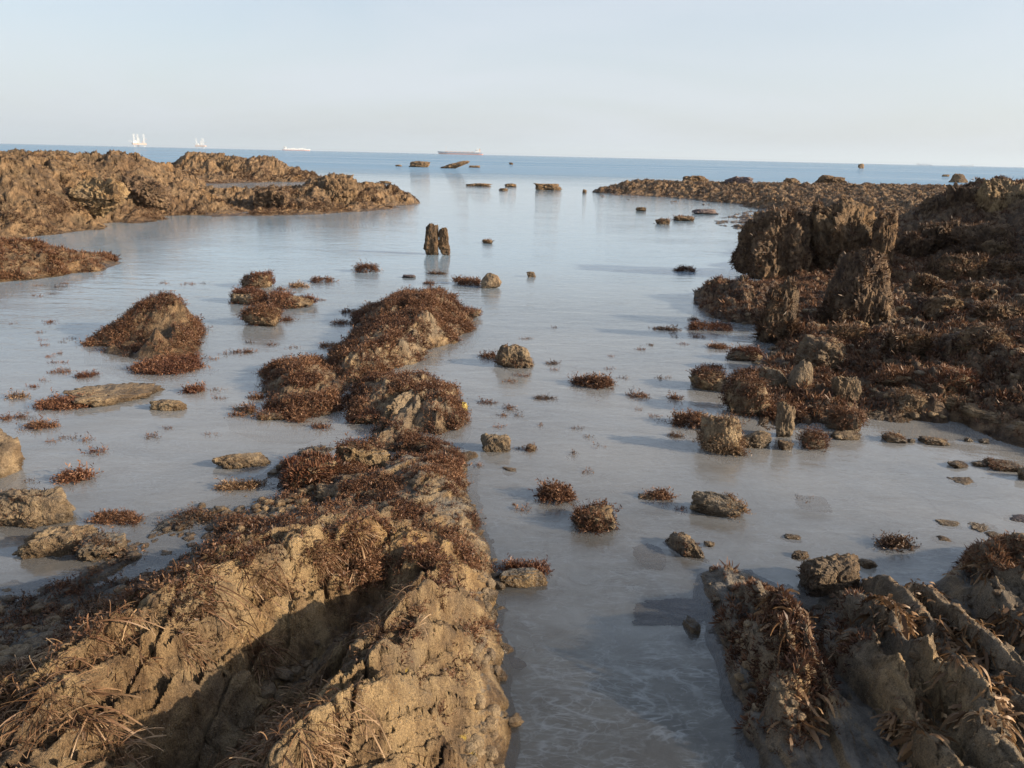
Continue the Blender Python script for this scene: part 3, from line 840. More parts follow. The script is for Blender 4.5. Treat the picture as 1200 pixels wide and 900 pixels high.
# ---- the big reef on the right
REEF3 = [
    (893, 252, 0), (886, 262, 0), (878, 275, 0), (874, 285, 0), (877, 294, 0), (890, 306, 0), (902, 318, 0), (830, 345, 0), (815, 358, 0), (822, 370, 0), (850, 377, 0), (885, 381, 0), (905, 392, 0), (912, 407, 0), (897, 424, 0),
    (860, 258, -.25), (855, 290, -.25), (868, 308, -.2), (815, 328, -.2), (798, 358, -.2), (815, 385, -.15), (850, 392, -.12), (885, 394, -.08), (882, 414, -.08),
    (840, 470, -.06), (872, 440, .02), (900, 470, .05), (900, 500, .02), (900, 517, -.04), (860, 505, -.08), (950, 492, .04), (950, 512, -.06), (1000, 478, .07), (1008, 490, 0), (1067, 497, 0), (1133, 497, 0), (1167, 514, 0), (1195, 524, 0), (1260, 545, 0),
    (1000, 506, -.08), (1070, 511, -.08), (1130, 512, -.08), (1155, 528, -.08), (1195, 545, -.08), (1260, 570, -.1), (820, 440, -.1), (815, 500, -.12),
    (950, 405, .10), (950, 440, .10), (1000, 420, .09), (1000, 450, .08), (1050, 440, .13), (1050, 472, .09), (1100, 472, .11), (1150, 482, .11), (1200, 492, .11), (1100, 435, .22), (1150, 425, .30), (1200, 425, .36), (1200, 455, .22), (1080, 410, .26),
    # low block at the water's edge
    (840, 324, 'd', 9.7), (870, 326, 'd', 9.7), (890, 336, 'd', 9.4), ('p', 850, 10.4, -.05), ('p', 880, 10.6, .0), ('p', 830, 10.2, -.2), (860, 352, .16), (838, 350, .12), (885, 365, .12),
    (900, 378, .06), (962, 392, .12), (930, 388, .1), (985, 365, .14), (1000, 385, .13), (1030, 395, .14), (1066, 372, .16), ('p', 1040, 9.5, .2), ('p', 1000, 9.5, .16), ('p', 1080, 9.5, .24), (920, 350, .1),
    # crag foot
    (895, 275, .06), (905, 300, .08), (930, 318, .10), (960, 322, .14), (990, 318, .18), (1030, 312, .24), (1060, 290, .28), ('p', 905, 13, .3), ('p', 960, 13, .45), ('p', 1030, 13, .45),
    ('p', 880, 14, -.2), ('p', 905, 14.6, .25), ('p', 950, 14.8, .3), ('p', 1000, 14.8, .35), ('p', 1045, 14.3, .3), ('p', 1065, 13, .28), ('p', 905, 18, .1), ('p', 960, 19, .15), ('p', 1020, 19, .2),
    # ridge running out of the frame
    (1070, 262, 'd', 15), (1087, 243, 'd', 16), (1110, 227, 'd', 16), (1127, 215, 'd', 16), (1140, 214, 'd', 16), (1153, 213, 'd', 16), (1163, 210, 'd', 16), (1183, 209, 'd', 16), (1200, 213, 'd', 15.6), (1250, 205, 'd', 15), (1330, 205, 'd', 13),
    (1095, 270, 'd', 14.2), (1125, 250, 'd', 15), (1165, 245, 'd', 15), (1200, 250, 'd', 14.6), (1120, 283, 'd', 13.6), (1180, 286, 'd', 13.4), (1250, 285, 'd', 12.8), ('p', 1100, 18.5, .3), ('p', 1160, 19, .4), ('p', 1250, 19, .4), ('p', 1080, 20, .1),
    (1150, 330, .25), (1100, 325, .24), (1090, 300, .28), (1180, 360, .33), (1130, 370, .30), (1100, 395, .24), (1200, 320, .35), (1200, 390, .42), (1085, 345, .2), (1160, 300, .3),
    ('x', 5.0, 6.3, .6), ('x', 5.6, 5.0, .95), ('x', 5.2, 4.0, .8), ('x', 6.3, 7.5, .8), ('x', 6.5, 4.2, 1.0), ('x', 4.4, 4.6, .45), ('x', 4.3, 3.6, .25), ('x', 7.5, 9.5, .9), ('x', 5.5, 3.2, .3), ('x', 4.6, 2.6, -.1), ('x', 8.5, 12.5, 1.2)]
o, V, Q = reef('rock_reef', REEF3, (13, 58), (4.3, 20.5), .0014, .0030, M_ROCK_DARK, 'large rugged dark weedy reef with a tall lit crag', 'rock reef', rough=1.0, edge0=.3, strata=.06, freq=1.15, disp=.055, low=-.2, vert=.8)
R3V, R3Q = V, Q
def w3(P, N):
    face = smooth(.35, .75, N[:, 2] / np.maximum(np.linalg.norm(N, axis=1), 1e-9))
    w = (P[:, 2] > .02) * (patchy(P, 1.3, -.25, .1) + .15) * (.25 + face) 
    return w / np.maximum(1.0, np.linalg.norm(P[:, :2], axis=1) / 9.0)
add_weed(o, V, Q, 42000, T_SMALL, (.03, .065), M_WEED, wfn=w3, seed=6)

# ---- weed-covered outcrops in the middle of the pool
o, V, Q = reef('weedy_outcrop', [
    (517, 341, .24), (505, 350, .27), (470, 357, .20), (443, 362, .13), (440, 387, .16), (412, 416, .12), (480, 377, .20), (500, 365, .25), (470, 400, .16), (440, 420, .11), (528, 377, .10), (540, 376, .07), (495, 390, .16), (420, 432, .08), (512, 372, .13),
    (524, 362, 0), (549, 374, .03), (552, 384, 0), (536, 401, 0), (507, 408, 0), (490, 421, 0), (461, 432, 0), (427, 446, 0), (395, 445, .02), (391, 425, .03), (402, 405, .03), (425, 380, .04), (436, 358, .04), (515, 335, .03), (526, 345, .03),
    (545, 355, -.12), (568, 382, -.12), (545, 412, -.12), (505, 428, -.12), (470, 445, -.08), (380, 452, -.08), (375, 420, -.12), (390, 395, -.12), (413, 368, -.12), (428, 345, -.12), (510, 324, -.12), (545, 335, -.12), (430, 458, -.05)],
    (-16, -2), (5.0, 9.6), .0014, .003, M_STONE, 'long outcrop thickly covered in red-brown seaweed, in the middle of the pool', 'rock', rough=.8, edge0=.5, strata=.03, freq=1.6, disp=.03)
add_weed(o, V, Q, 7500, T_LEAFY_S, (.03, .06), M_WEED, wfn=lambda P, N: (P[:, 2] > .0) * (.10 + patchy(P, 4.2, -.06, .12)) * (1 - .9 * blobs(P, [(468, 412, 18, 10, 1)])), seed=7)

o, V, Q = reef('weedy_outcrop', [
    (320, 440, .07), (350, 438, .10), (380, 448, .08), (350, 462, .05), (330, 470, .07), (378, 470, .08), (288, 474, .035), (310, 486, .03),
    (312, 433, .05), (328, 424, .05), (355, 423, .06), (389, 431, .05), (401, 449, .03), (401, 473, .01), (395, 485, 0), (355, 495, 0), (301, 488, 0), (316, 478, -.01), (272, 478, 0), (275, 471, 0), (307, 463, 0), (315, 450, .02),
    (290, 440, -.1), (320, 412, -.1), (370, 412, -.08), (415, 445, -.06), (415, 480, -.08), (380, 505, -.1), (320, 505, -.1), (285, 490, -.1), (260, 475, -.1), (290, 458, -.09)],
    (-21, -11), (4.3, 6.9), .0014, .003, M_STONE, 'weed-covered low outcrop beside the long one, with a flat spur on its left', 'rock', rough=.8, edge0=.5, strata=.02, freq=1.8, disp=.025)
add_weed(o, V, Q, 2000, T_LEAFY_S, (.03, .055), M_WEED, wfn=lambda P, N: (P[:, 2] > -.01) * (.06 + patchy(P, 4, -.1, .12)), seed=8)

o, V, Q = reef('weedy_outcrop', [
    (450, 448, .13), (490, 449, .15), (430, 470, .09), (418, 484, .04), (465, 468, .08), (500, 470, .14), (472, 490, .10), (448, 510, .06), (522, 468, .11), (534, 488, .06), (512, 492, .06),
    (413, 488, 0), (430, 503, -.03), (445, 498, .0), (440, 522, .02), (462, 522, .03), (480, 510, .0), (500, 505, .0), (525, 505, -.02), (545, 495, 0), (535, 465, .03), (508, 446, .05), (448, 442, .05), (420, 455, .03),
    (400, 490, -.06), (425, 520, -.05), (495, 520, -.02), (530, 520, -.06), (560, 490, -.1), (545, 455, -.1), (515, 435, -.1), (440, 432, -.06), (405, 465, -.05)],
    (-13, -3), (4.0, 6.3), .0014, .003, M_STONE, 'broken weedy outcrop with a slanting bare slab, between the pool outcrops and the foreground reef', 'rock', rough=.8, edge0=.5, strata=.04, freq=1.8, disp=.035)
add_weed(o, V, Q, 1700, T_LEAFY_S, (.028, .05), M_WEED, wfn=lambda P, N: (P[:, 2] > -.01) * (.04 + patchy(P, 4, -.05, .15)) * (1 - blobs(P, [(478, 487, 30, 20, 1), (450, 508, 15, 12, 1)])), seed=9)

# ---- foreground left reef with two tilted ridges
LF = [
    (592, 900, -.01), (595, 840, 0), (588, 780, 0), (578, 720, 0), (580, 690, .0), (570, 660, 0), (562, 620, 0), (550, 585, 0), (540, 552, 0), (530, 520, .0), (592, 960, -.01),
    (640, 960, -.14), (640, 880, -.14), (638, 800, -.14), (628, 700, -.14), (605, 625, -.12), (590, 570, -.1), (565, 525, -.1),
    # right ridge crest and flank
    (270, 940, .42), (290, 895, .42), (335, 845, .42), (390, 805, .43), (433, 778, .41), (457, 753, .39), (483, 713, .35), (510, 700, .31), (535, 690, .22), (530, 650, .16), (545, 620, .1), (480, 655, .22), (500, 620, .16),
    (500, 790, .26), (545, 770, .15), (520, 860, .26), (565, 850, .1), (470, 850, .35), (430, 885, .40), (390, 880, .44), (500, 740, .32), (550, 720, .15), (555, 670, .1), (470, 930, .36), (540, 930, .18), (380, 950, .45),
    # trough
    (455, 690, .13), (430, 712, .10), (400, 740, .10), (360, 775, .10), (320, 815, .10), (270, 860, .11), (220, 910, .12), (180, 960, .12), (455, 720, .16), (420, 755, .16), (380, 790, .18), (330, 830, .2),
    # left ridge: far-side crest and lit slope
    (20, 905, .45), (60, 850, .46), (95, 795, .46), (150, 745, .45), (200, 718, .44), (260, 692, .42), (310, 664, .38), (370, 647, .34), (430, 634, .28), (470, 628, .24),
    (140, 850, .40), (200, 800, .34), (240, 770, .33), (300, 735, .29), (350, 705, .27), (400, 680, .24), (430, 665, .23), (150, 900, .30), (230, 830, .23), (300, 780, .20), (350, 745, .18), (400, 710, .16),
    # shaded far side and flats
    (0, 810, .16), (50, 775, .13), (110, 725, .08), (180, 688, .08), (250, 660, .08), (330, 630, .11), (390, 610, .10), (440, 605, .10), (470, 600, .13),
    (0, 715, .02), (80, 697, .025), (150, 660, .0), (230, 648, .02), (300, 615, .02), (210, 615, .015), (400, 590, .04), (0, 760, .05), (60, 735, .04), (150, 690, .03), (200, 670, .03), (350, 605, .04), (270, 630, .02), (230, 630, -.012), (190, 640, -.01), (110, 705, .0), (255, 655, .0), (290, 640, .03), (40, 720, .0),
    (0, 692, -.01), (50, 690, -.01), (92, 682, 0), (120, 662, 0), (140, 640, 0), (165, 628, -.01), (180, 606, 0), (215, 600, .01), (262, 597, .01), (310, 585, .01), (310, 565, .0), (355, 540, .03), (375, 525, .02),
    (170, 655, -.015), (158, 672, -.02), (130, 690, .02),
    (50, 655, -.08), (100, 625, -.08), (160, 595, -.08), (200, 585, -.09), (280, 560, -.08), (0, 660, -.08), (300, 535, -.1), (340, 520, -.1), (385, 505, -.08), (-80, 660, -.1),
    # chain towards the pool
    (400, 560, .07), (450, 565, .09), (500, 560, .13), (525, 545, .06), (420, 530, .06), (470, 530, .08), (510, 520, .08), (440, 585, .05), (390, 572, .05), (450, 598, .06), (480, 580, .07), (500, 590, .12), (525, 575, .10), (460, 550, -.05), (445, 556, -.05), (400, 548, -.04), (480, 548, -.03), (490, 505, -.04), (465, 512, -.04), (372, 590, .0), (345, 585, .0),
    (-120, 900, .45), (-120, 800, .3), (-120, 730, .06), (0, 870, .42), (-60, 960, .4), (60, 960, .42), (120, 960, .3)]
_la = at(150, 745, .45)[:2]; _ld = at(430, 634, .28)[:2] - _la; _ld /= np.linalg.norm(_ld)
def ribs(x, y, o, d, gap, a0, a1):
    """parallel ribs: each rises in a steep step on its left and slopes off to the right"""
    ac = (x - o[0]) * d[1] - (y - o[1]) * d[0]
    al = (x - o[0]) * d[0] + (y - o[1]) * d[1]
    n = np.stack([ac * 3, al * 1.6, ac * 0 + 2], 1)
    s = ac / gap + .55 * fbm(n, 3) + .12 * fbm(n * 6, 3)
    i = np.floor(s); f = s - i
    amp = a0 + a1 * _hash(i, np.floor(al * 2.1 + _hash(i, 3, 1)), 4)
    return (np.minimum(smooth(0, .16, f), 1 - .95 * smooth(.30, 1.0, f)) - .50) * amp
def lf_extra(x, y, h, slabs=True):
    a, l = strike_coords(x, y)
    q = np.stack([a * 7 + 0.5 * noise(np.stack([x * 2, y * 2, x * 0], 1)), l * .75, np.zeros_like(a) + 4], 1)
    crack = smooth(.86, .97, ridged(q, 1))                      # joints along the bedding
    q2 = np.stack([a * 3.0, l * 4.0, np.zeros_like(a) + 14], 1)
    crack2 = smooth(.90, .98, ridged(q2, 1))
    return -(crack * .055 + crack2 * .03) * smooth(.08, .25, h) + (ribs(x, y, _la, _ld, .12, .02, .045) * smooth(.10, .25, h) if slabs else 0)
o, V, Q = reef('rock_reef', LF, (-52, 3.5), (.75, 5.4), .0020, .0032, M_ROCK, 'ochre foreground reef with two tilted ridges and a shadowed trough between', 'rock reef', rough=.30, edge0=.3, strata=.05, freq=2.1, disp=.016, strike=math.atan2(_ld[0], _ld[1]), stretch=2.4, low=-.16, extra=lf_extra)
LFV, LFQ = V, Q
red = [(300, 600, 140, 30, .35), (500, 560, 60, 55, 1.4), (380, 555, 60, 28, 1.5), (440, 540, 60, 30, .9), (300, 640, 130, 26, .5), (470, 650, 110, 30, 1.0), (400, 640, 60, 20, .9), (540, 620, 40, 60, .4), (560, 700, 30, 60, .35), (250, 620, 50, 18, .9), (210, 605, 30, 10, .6), (480, 520, 60, 30, .7), (520, 760, 40, 60, .25), (330, 660, 60, 20, .6), (150, 690, 110, 30, .5), (60, 720, 60, 30, .5)]
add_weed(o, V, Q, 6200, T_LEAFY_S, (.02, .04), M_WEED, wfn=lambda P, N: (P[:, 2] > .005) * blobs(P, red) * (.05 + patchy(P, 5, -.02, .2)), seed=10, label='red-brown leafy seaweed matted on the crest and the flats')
stringy = [(100, 800, 50, 80, 1.0), (40, 840, 60, 70, 1.0), (150, 745, 45, 30, 1.0), (225, 712, 50, 20, 1.0), (290, 680, 50, 22, 1.0), (360, 655, 60, 18, .9), (420, 640, 50, 18, .8), (310, 765, 18, 18, .8), (330, 850, 50, 40, 1.0), (290, 890, 40, 30, 1.0), (400, 870, 55, 40, .8), (250, 690, 60, 20, 1.0), (430, 730, 40, 20, .35), (480, 700, 30, 12, .6), (200, 740, 30, 25, .7), (110, 860, 40, 40, .9), (300, 720, 40, 20, .25)]
add_weed(o, V, Q, 2200, T_STRING, (.04, .075), M_STRING, wfn=lambda P, N: (P[:, 2] > .08) * blobs(P, stringy) * (.06 + patchy(P, 5, -.05, .2)), seed=11, up=.15, droop=.45, name='stringy_seaweed', label='dry stringy buff seaweed hanging from the ridge crests', jitter=.6)
dk = [(120, 720, 130, 45, 1.0), (40, 780, 70, 60, 1.0), (300, 640, 150, 22, .8), (250, 612, 45, 16, 1.0), (330, 615, 90, 16, .5), (380, 760, 60, 30, .2), (450, 720, 30, 25, .6)]
add_weed(o, V, Q, 1500, T_LEAFY_S, (.02, .042), M_WEED_D, wfn=lambda P, N: (P[:, 2] > .0) * blobs(P, dk) * (.02 + patchy(P, 5, .05, .2, 9)), seed=12, label='dark olive-brown seaweed on the shaded flats')

# ---- foreground right reef
RF = [
    (826, 668, .01), (835, 690, .04), (850, 720, .08), (868, 770, .12), (888, 830, .11), (905, 885, .06), (822, 674, 0), (828, 700, 0), (833, 740, 0), (848, 780, 0), (868, 820, 0), (882, 870, 0), (888, 930, 0),
    (800, 680, -.12), (802, 740, -.12), (828, 810, -.12), (848, 870, -.12), (855, 940, -.12), (805, 655, -.12),
    (864, 694, .0), (878, 742, .01), (898, 800, .05),
    (885, 690, .14), (905, 702, .24), (920, 730, .31), (940, 770, .29), (957, 802, .21), (972, 838, .12), (850, 665, .04), (868, 676, .05),
    (955, 745, .01), (972, 785, .0), (990, 822, .02), (900, 690, .05), (925, 703, .0), (955, 715, .0), (945, 722, .03),
    (985, 706, .15), (1005, 722, .23), (1020, 746, .25), (1045, 786, .25), (1065, 820, .21), (1082, 848, .1), (978, 742, .08), (1000, 775, .12), (1020, 810, .12),
    (1030, 728, .05), (1062, 782, .05), (1090, 818, .05),
    (1015, 692, .12), (1040, 684, .17), (1075, 690, .22), (1060, 722, .25), (1090, 757, .31), (1120, 792, .30), (1150, 832, .29), (1190, 872, .26), (1130, 752, .20), (1105, 715, .14), (1160, 790, .16), (1190, 820, .18),
    (920, 875, .06), (1000, 862, .08), (1050, 885, .13), (1100, 862, .21), (1150, 895, .23), (1000, 910, .06), (930, 920, .03), (1100, 940, .2), (1000, 970, .06), (1200, 920, .24),
    (1010, 678, -.06), (1050, 668, -.07), (1090, 680, -.06), (930, 680, -.1), (870, 648, -.1), (1105, 700, .0), (960, 655, -.1),
    (1120, 664, .09), (1140, 649, .20), (1170, 642, .25), (1200, 640, .28), (1260, 640, .32), (1135, 690, .19), (1160, 681, .25), (1200, 668, .29), (1150, 705, .08), (1200, 695, .10), (1145, 725, .12), (1180, 742, .15), (1205, 772, .18), (1110, 680, -.02),
    (1105, 660, -.08), (1130, 628, -.1), (1180, 618, -.1), (1260, 612, -.1),
    ('x', 1.75, 1.5, .22), ('x', 1.95, 1.2, .26), ('x', 1.6, 1.25, .22), ('x', 2.2, 1.6, .2), ('x', 2.2, .9, .3), (1300, 700, .20), (1300, 800, .18), (1300, 900, .2), (1380, 660, .24), (1250, 850, .2), (1400, 780, .2), (1250, 960, .25), (1360, 610, -.1), (1450, 640, .2)]
RF = [(c[0], c[1], c[2] * (.72 if 0 < c[2] else 1)) if c[0] != 'x' else c for c in RF]
_a, _b = at(885, 690, .14)[:2], at(972, 838, .12)[:2]
_rd = (_b - _a) / np.linalg.norm(_b - _a)
def rf_extra(x, y, h):
    return lf_extra(x, y, h, False) + ribs(x, y, _a, -_rd, .155, .045, .06) * smooth(.0, .10, h)
o, V, Q = reef('rock_reef', RF, (11, 62), (.95, 3.9), .0019, .0030, M_ROCK_GREY, 'grey-brown foreground reef of steep parallel rock ribs at the lower right', 'rock reef', rough=.30, strata=.045, freq=2.3, disp=.016, strike=math.atan2(-_rd[0], -_rd[1]), stretch=2.2, low=-.16, extra=rf_extra)
RFV, RFQ = V, Q
fur = [(905, 705, 30, 30, 1.0), (925, 740, 30, 40, .9), (945, 770, 30, 35, .8), (900, 850, 40, 35, .7), (930, 830, 40, 35, .8), (855, 720, 22, 60, .5), (880, 790, 25, 60, .6), (1000, 740, 25, 40, .3), (1150, 655, 60, 15, .9), (1190, 650, 40, 15, .9), (860, 675, 20, 15, .5)]
add_weed(o, V, Q, 2300, T_SMALL, (.016, .034), M_WEED, wfn=lambda P, N: (P[:, 2] > .01) * blobs(P, fur) * (.12 + patchy(P, 6, -.15, .15)), seed=13, label='short furry brown seaweed on the rock ribs')
leath = [(1070, 715, 32, 26, 1.0), (1100, 735, 30, 20, .8), (1120, 765, 28, 25, 1.0), (1140, 800, 30, 28, 1.0), (1165, 830, 25, 25, .9), (1060, 850, 30, 20, .7), (990, 745, 18, 12, .8), (915, 720, 25, 22, .5), (1170, 735, 45, 14, .8), (1080, 780, 25, 16, .6), (920, 835, 35, 25, .5), (1170, 665, 50, 12, .6), (1110, 800, 25, 18, .5)]
add_weed(o, V, Q, 900, T_KELP, (.025, .055), M_KELP, wfn=lambda P, N: (P[:, 2] > .05) * blobs(P, leath) * (.1 + patchy(P, 6, -.1, .15)), seed=14, up=.1, droop=.5, name='leathery_seaweed', label='curled leathery tan seaweed on the ribs', jitter=.7)

# ---- upstanding crags on the big reef
def crag(u, vfoot, vtop, w, dist, label, seed, depth=.8, rot=0.0, weed=300, z=None, lean=0.0, mat=None, wm=None, **kw):
    p = far(u, dist); W = w * dist / F_PX
    d = ray(u, vtop); ztop = CAM_H + d[2] * dist / math.hypot(d[0], d[1])
    d = ray(u, vfoot); zft = CAM_H + d[2] * dist / math.hypot(d[0], d[1])
    zb = max(-.05, zft - .06)
    Hh = ztop - zb
    V, Fc = boulder_shape(seed, (W, W * depth, Hh * 1.4), 6, sharp=kw.pop('sharp', 12), flat=kw.pop('flat', .92), **kw)
    V[:, 2] += Hh * 1.4 / 2 - Hh * .4
    V[:, 2] *= Hh / V[:, 2].max()
    V[:, 0] += V[:, 2] * lean
    ca, sa = math.cos(rot), math.sin(rot); V[:, :2] = V[:, :2] @ np.array([[ca, sa], [-sa, ca]])
    loc = np.array([p[0], p[1], zb]); V = V + loc
    o = mesh_np('rock_crag', V, Fc, mat or M_ROCK_DARK, loc=tuple(loc)); tag(o, label, 'rock crag')
    def wf(P, N):
        nz = N[:, 2] / np.maximum(np.linalg.norm(N, axis=1), 1e-9)
        return (.06 + .9 * smooth(.0, .7, nz) + .5 * smooth(zb + Hh * .5, zb + .05, P[:, 2])) * (.1 + patchy(P, 2.2, -.15, .1))
    add_weed(o, V, Fc, weed, T_SMALL, (.035, .075), wm or M_WEED_D, wfn=wf, seed=seed)
    return o
FARK = dict(mat=M_ROCK_FAR)
crag(1000, 312, 232, 92, 12.2, 'tall crag with fluted sunlit face and flat top on the right reef', 301, depth=.7, rough=.16, strat=0.10, weed=900, rot=.1, mat=M_ROCK_FAR, facet=1.5)
crag(925, 318, 243, 74, 12.0, 'dark shaded left shoulder of rock joined to the tall fluted crag', 302, depth=.8, rough=.22, strat=0.050, weed=1100)
crag(1050, 300, 246, 26, 12.0, 'narrow rock column on the right side of the tall fluted crag', 303, depth=.9, rough=.2, strat=0.070, weed=160)
crag(893, 300, 258, 34, 11.9, 'low stepped rock at the water end of the dark shoulder', 304, depth=.9, rough=.25, strat=.06, weed=420)
crag(1036, 388, 291, 76, 8.3, 'nearer pointed rock pinnacle with a lit right side, before the tall crag', 305, depth=.8, rough=.16, strat=0.080, weed=330, peak=.16)
crag(1006, 388, 335, 52, 8.2, 'shaded sloping shoulder on the left of the nearer pinnacle', 306, depth=.9, rough=.2, strat=0.060, weed=420, lean=.25)
crag(936, 390, 324, 38, 7.5, 'weedy finger of rock near the water left of the nearer pinnacle', 307, depth=.8, rough=.2, strat=0.060, weed=420, peak=.1)
crag(1141, 275, 213, 46, 15.5, 'square-topped rock on the ridge near the right edge', 308, depth=.8, rough=.2, strat=0.050, weed=420)
crag(1183, 278, 208, 58, 15.3, 'highest rock of the ridge, with an ochre lit face, at the right edge', 309, depth=.8, rough=.2, strat=.08, weed=300, mat=M_ROCK)
crag(1110, 280, 228, 44, 15.6, 'dark sloping left end of the ridge near the right edge', 310, depth=.9, rough=.2, strat=0.050, weed=420, lean=-.1)

# ---- humped rock in the left of the pool
o, V, Q = reef('humped_rock', [
    (103, 406, 0), (120, 412, 0), (150, 415, 0), (182, 411, 0), (222, 400, 0), (234, 390, .0), (226, 380, .02), (104, 401, .025), (125, 386, .10), (150, 366, .20), (172, 350, .30), (190, 345, .33), (207, 347, .32), (215, 358, .27), (216, 377, .19), (229, 376, -.12), (222, 358, -.1),
    (150, 395, .14), (180, 380, .24), (200, 372, .27), (170, 400, .09), (205, 392, .11), (130, 402, .07), (190, 398, .10),
    (95, 412, -.1), (120, 424, -.1), (160, 428, -.1), (200, 424, -.1), (240, 405, -.1), (250, 385, -.1), ('p', 205, 8.7, -.1), ('p', 150, 8.3, -.1), ('p', 105, 7.9, -.1), ('p', 190, 8.1, .12), ('p', 165, 7.8, .1), ('p', 235, 8.5, -.1)],
    (-31, -20), (5.3, 9), .0013, .0026, M_ROCK_FAR, 'humped rock rising to the right, edged with seaweed, left in the pool', 'rock', rough=.4, strata=.015, freq=1.8, disp=.02, slab=.5)
add_weed(o, V, Q, 1500, T_LEAFY_S, (.03, .055), M_WEED, wfn=lambda P, N: (P[:, 2] > -.01) * (blobs(P, [(120, 400, 30, 18, 1), (160, 360, 35, 14, 1), (195, 348, 30, 8, 1), (225, 390, 14, 14, 1), (140, 385, 30, 14, .8), (170, 408, 60, 6, .5)]) + .03) * (.2 + patchy(P, 4, -.15, .1)), seed=61)

# ---- distinct blocks on the left reef
crag(237, 214, 178, 44, 45.5, 'highest block on the horizon side of the left reef, under the smaller rig', 321, depth=.7, rough=.25, weed=60, mat=M_ROCK_FAR, facet=1.4)
crag(262, 214, 183, 26, 45.0, 'rounded block right of the highest block of the left reef', 322, depth=.8, rough=.25, weed=30, mat=M_ROCK_FAR)
crag(4, 215, 180, 40, 18.8, 'pointed block of the left reef cut by the left edge', 323, depth=.8, rough=.25, weed=120, mat=M_ROCK_FAR, facet=1.4)
crag(112, 238, 206, 56, 18.8, 'pale bare rock face in the middle of the left reef', 324, depth=.7, rough=.2, weed=60, mat=M_ROCK, facet=1.4)
crag(396, 240, 204, 46, 24.3, 'rounded brown hump near the tip of the left reef', 325, depth=.8, rough=.25, weed=160, mat=M_ROCK_FAR, peak=.2)
crag(165, 235, 205, 46, 20.6, 'brown block above the lagoon in the left reef, right of the pale face', 326, depth=.8, rough=.25, weed=140, mat=M_ROCK_DARK, facet=1.4)
crag(318, 243, 222, 40, 22.6, 'low dark block at the lagoon edge of the left reef', 327, depth=.8, rough=.25, weed=140, mat=M_ROCK_DARK, facet=1.4)

crag(1118, 292, 256, 46, 13.6, 'dark broken block at the foot of the ridge, right of the tall crag', 331, depth=.8, rough=.25, weed=380, facet=1.4)
crag(1176, 300, 262, 60, 13.0, 'wide dark block below the highest rock of the ridge', 332, depth=.8, rough=.25, weed=420, facet=1.4)
crag(1086, 302, 272, 34, 13.2, 'small dark block between the tall crag and the ridge', 333, depth=.8, rough=.25, weed=260, facet=1.4)
crag(1152, 330, 300, 50, 11.4, 'flat-topped weedy block on the slope below the ridge', 334, depth=.8, rough=.25, weed=420, facet=1.4, mat=M_ROCK_FAR)

# ================================================================== ROCKS AND SEAWEED IN THE POOL
B = boulder
# far rocks towards the open sea
B(491, 196, 24, 7, 'small dark twin-topped rock beside the bigger stepped rock far out', mat=M_ROCK_FAR, seed=5, depth=.5, rough=.35, planes=9)
B(530, 197.5, 38, 6, 'stepped brown rock standing far out in front of the tanker', mat=M_ROCK_FAR, seed=8, depth=.45, rough=.3, tilt=.30, strat=.12)
B(556, 196.5, 13, 2.5, 'flat low rock to the right of the stepped rock far out', mat=M_ROCK_FAR, seed=9, depth=.5, rough=.3)
B(467, 195, 8, 2, 'tiny flat rock to the left of the twin-topped rock far out', mat=M_ROCK_FAR, seed=10, depth=.5)
B(599, 193, 5, 2.5, 'tiny dark speck of rock farthest out in mid-sea', mat=M_ROCK_FAR, seed=11, depth=.6)
B(452, 215, 14, 3, 'thin flat rock just beyond the tip of the left reef', mat=M_ROCK_FAR, seed=12, depth=.6, rough=.3)
B(562, 218.5, 34, 1.0, 'thin line of low rock breaking the water in mid-lagoon mouth', mat=M_ROCK_FAR, seed=13, depth=.3, rough=.6, tightz=.16, sinkf=.6)
B(598, 219, 14, 4, 'small dark jagged rock between the thin rock line and the weedy mound', mat=M_ROCK_FAR, seed=14, depth=.6, rough=.35)
B(590, 223.5, 11, 3, 'pale flat rock just in front of the small jagged rock', mat=M_ROCK_FAR, seed=15, depth=.6)
B(642, 223, 31, 8, 'weedy brown mound at the lagoon mouth left of the flat reef', mat=M_ROCK_FAR, seed=16, depth=.6, rough=.3, flat=.7)
B(685, 226, 5, 4, 'lone dark knob just off the left tip of the flat reef', mat=M_ROCK_FAR, seed=17, depth=.8)
B(1009, 197.5, 7, 5, 'tiny dark rock alone on the sea under the right horizon', mat=M_ROCK_FAR, seed=18, depth=.6)
B(1123, 214, 15, 9, 'pointed dark rock in the sea beyond the right reef', mat=M_ROCK_FAR, seed=519, depth=.7, peak=.35, sinkf=1.0, facet=.5)
B(1108, 207, 8, 2.2, 'thin dark low rock left of the pointed rock in the sea', mat=M_ROCK_FAR, seed=20, depth=.4)
B(97, 184.5, 8, 2.5, 'tiny dark rock in the sea behind the left reef', mat=M_ROCK_FAR, seed=21, depth=.5)
# blocks on the flat reef
for (u, vv, w, h, dist, lab, sd, mt) in [(815, 217, 30, 11, 40, 'rounded brown boulder on the flat reef', 22, M_ROCK_FAR), (863, 221, 30, 14, 37, 'blackish boulder on the flat reef, in shade', 23, M_SUNK),
                                         (927, 216, 16, 7, 40, 'small rounded boulder on the flat reef beyond the crag', 24, M_ROCK_FAR), (972, 217, 34, 11, 40, 'wide dark block on the flat reef right behind the crag', 25, M_ROCK_FAR)]:
    p = ray(u, vv); k = dist / math.hypot(p[0], p[1]); zb = CAM_H + p[2] * k
    B(u, vv, w, h, lab, 'boulder', 'boulder', mt, sd, z=zb - .08, depth=.8, rough=.2, group='boulders on the flat reef')
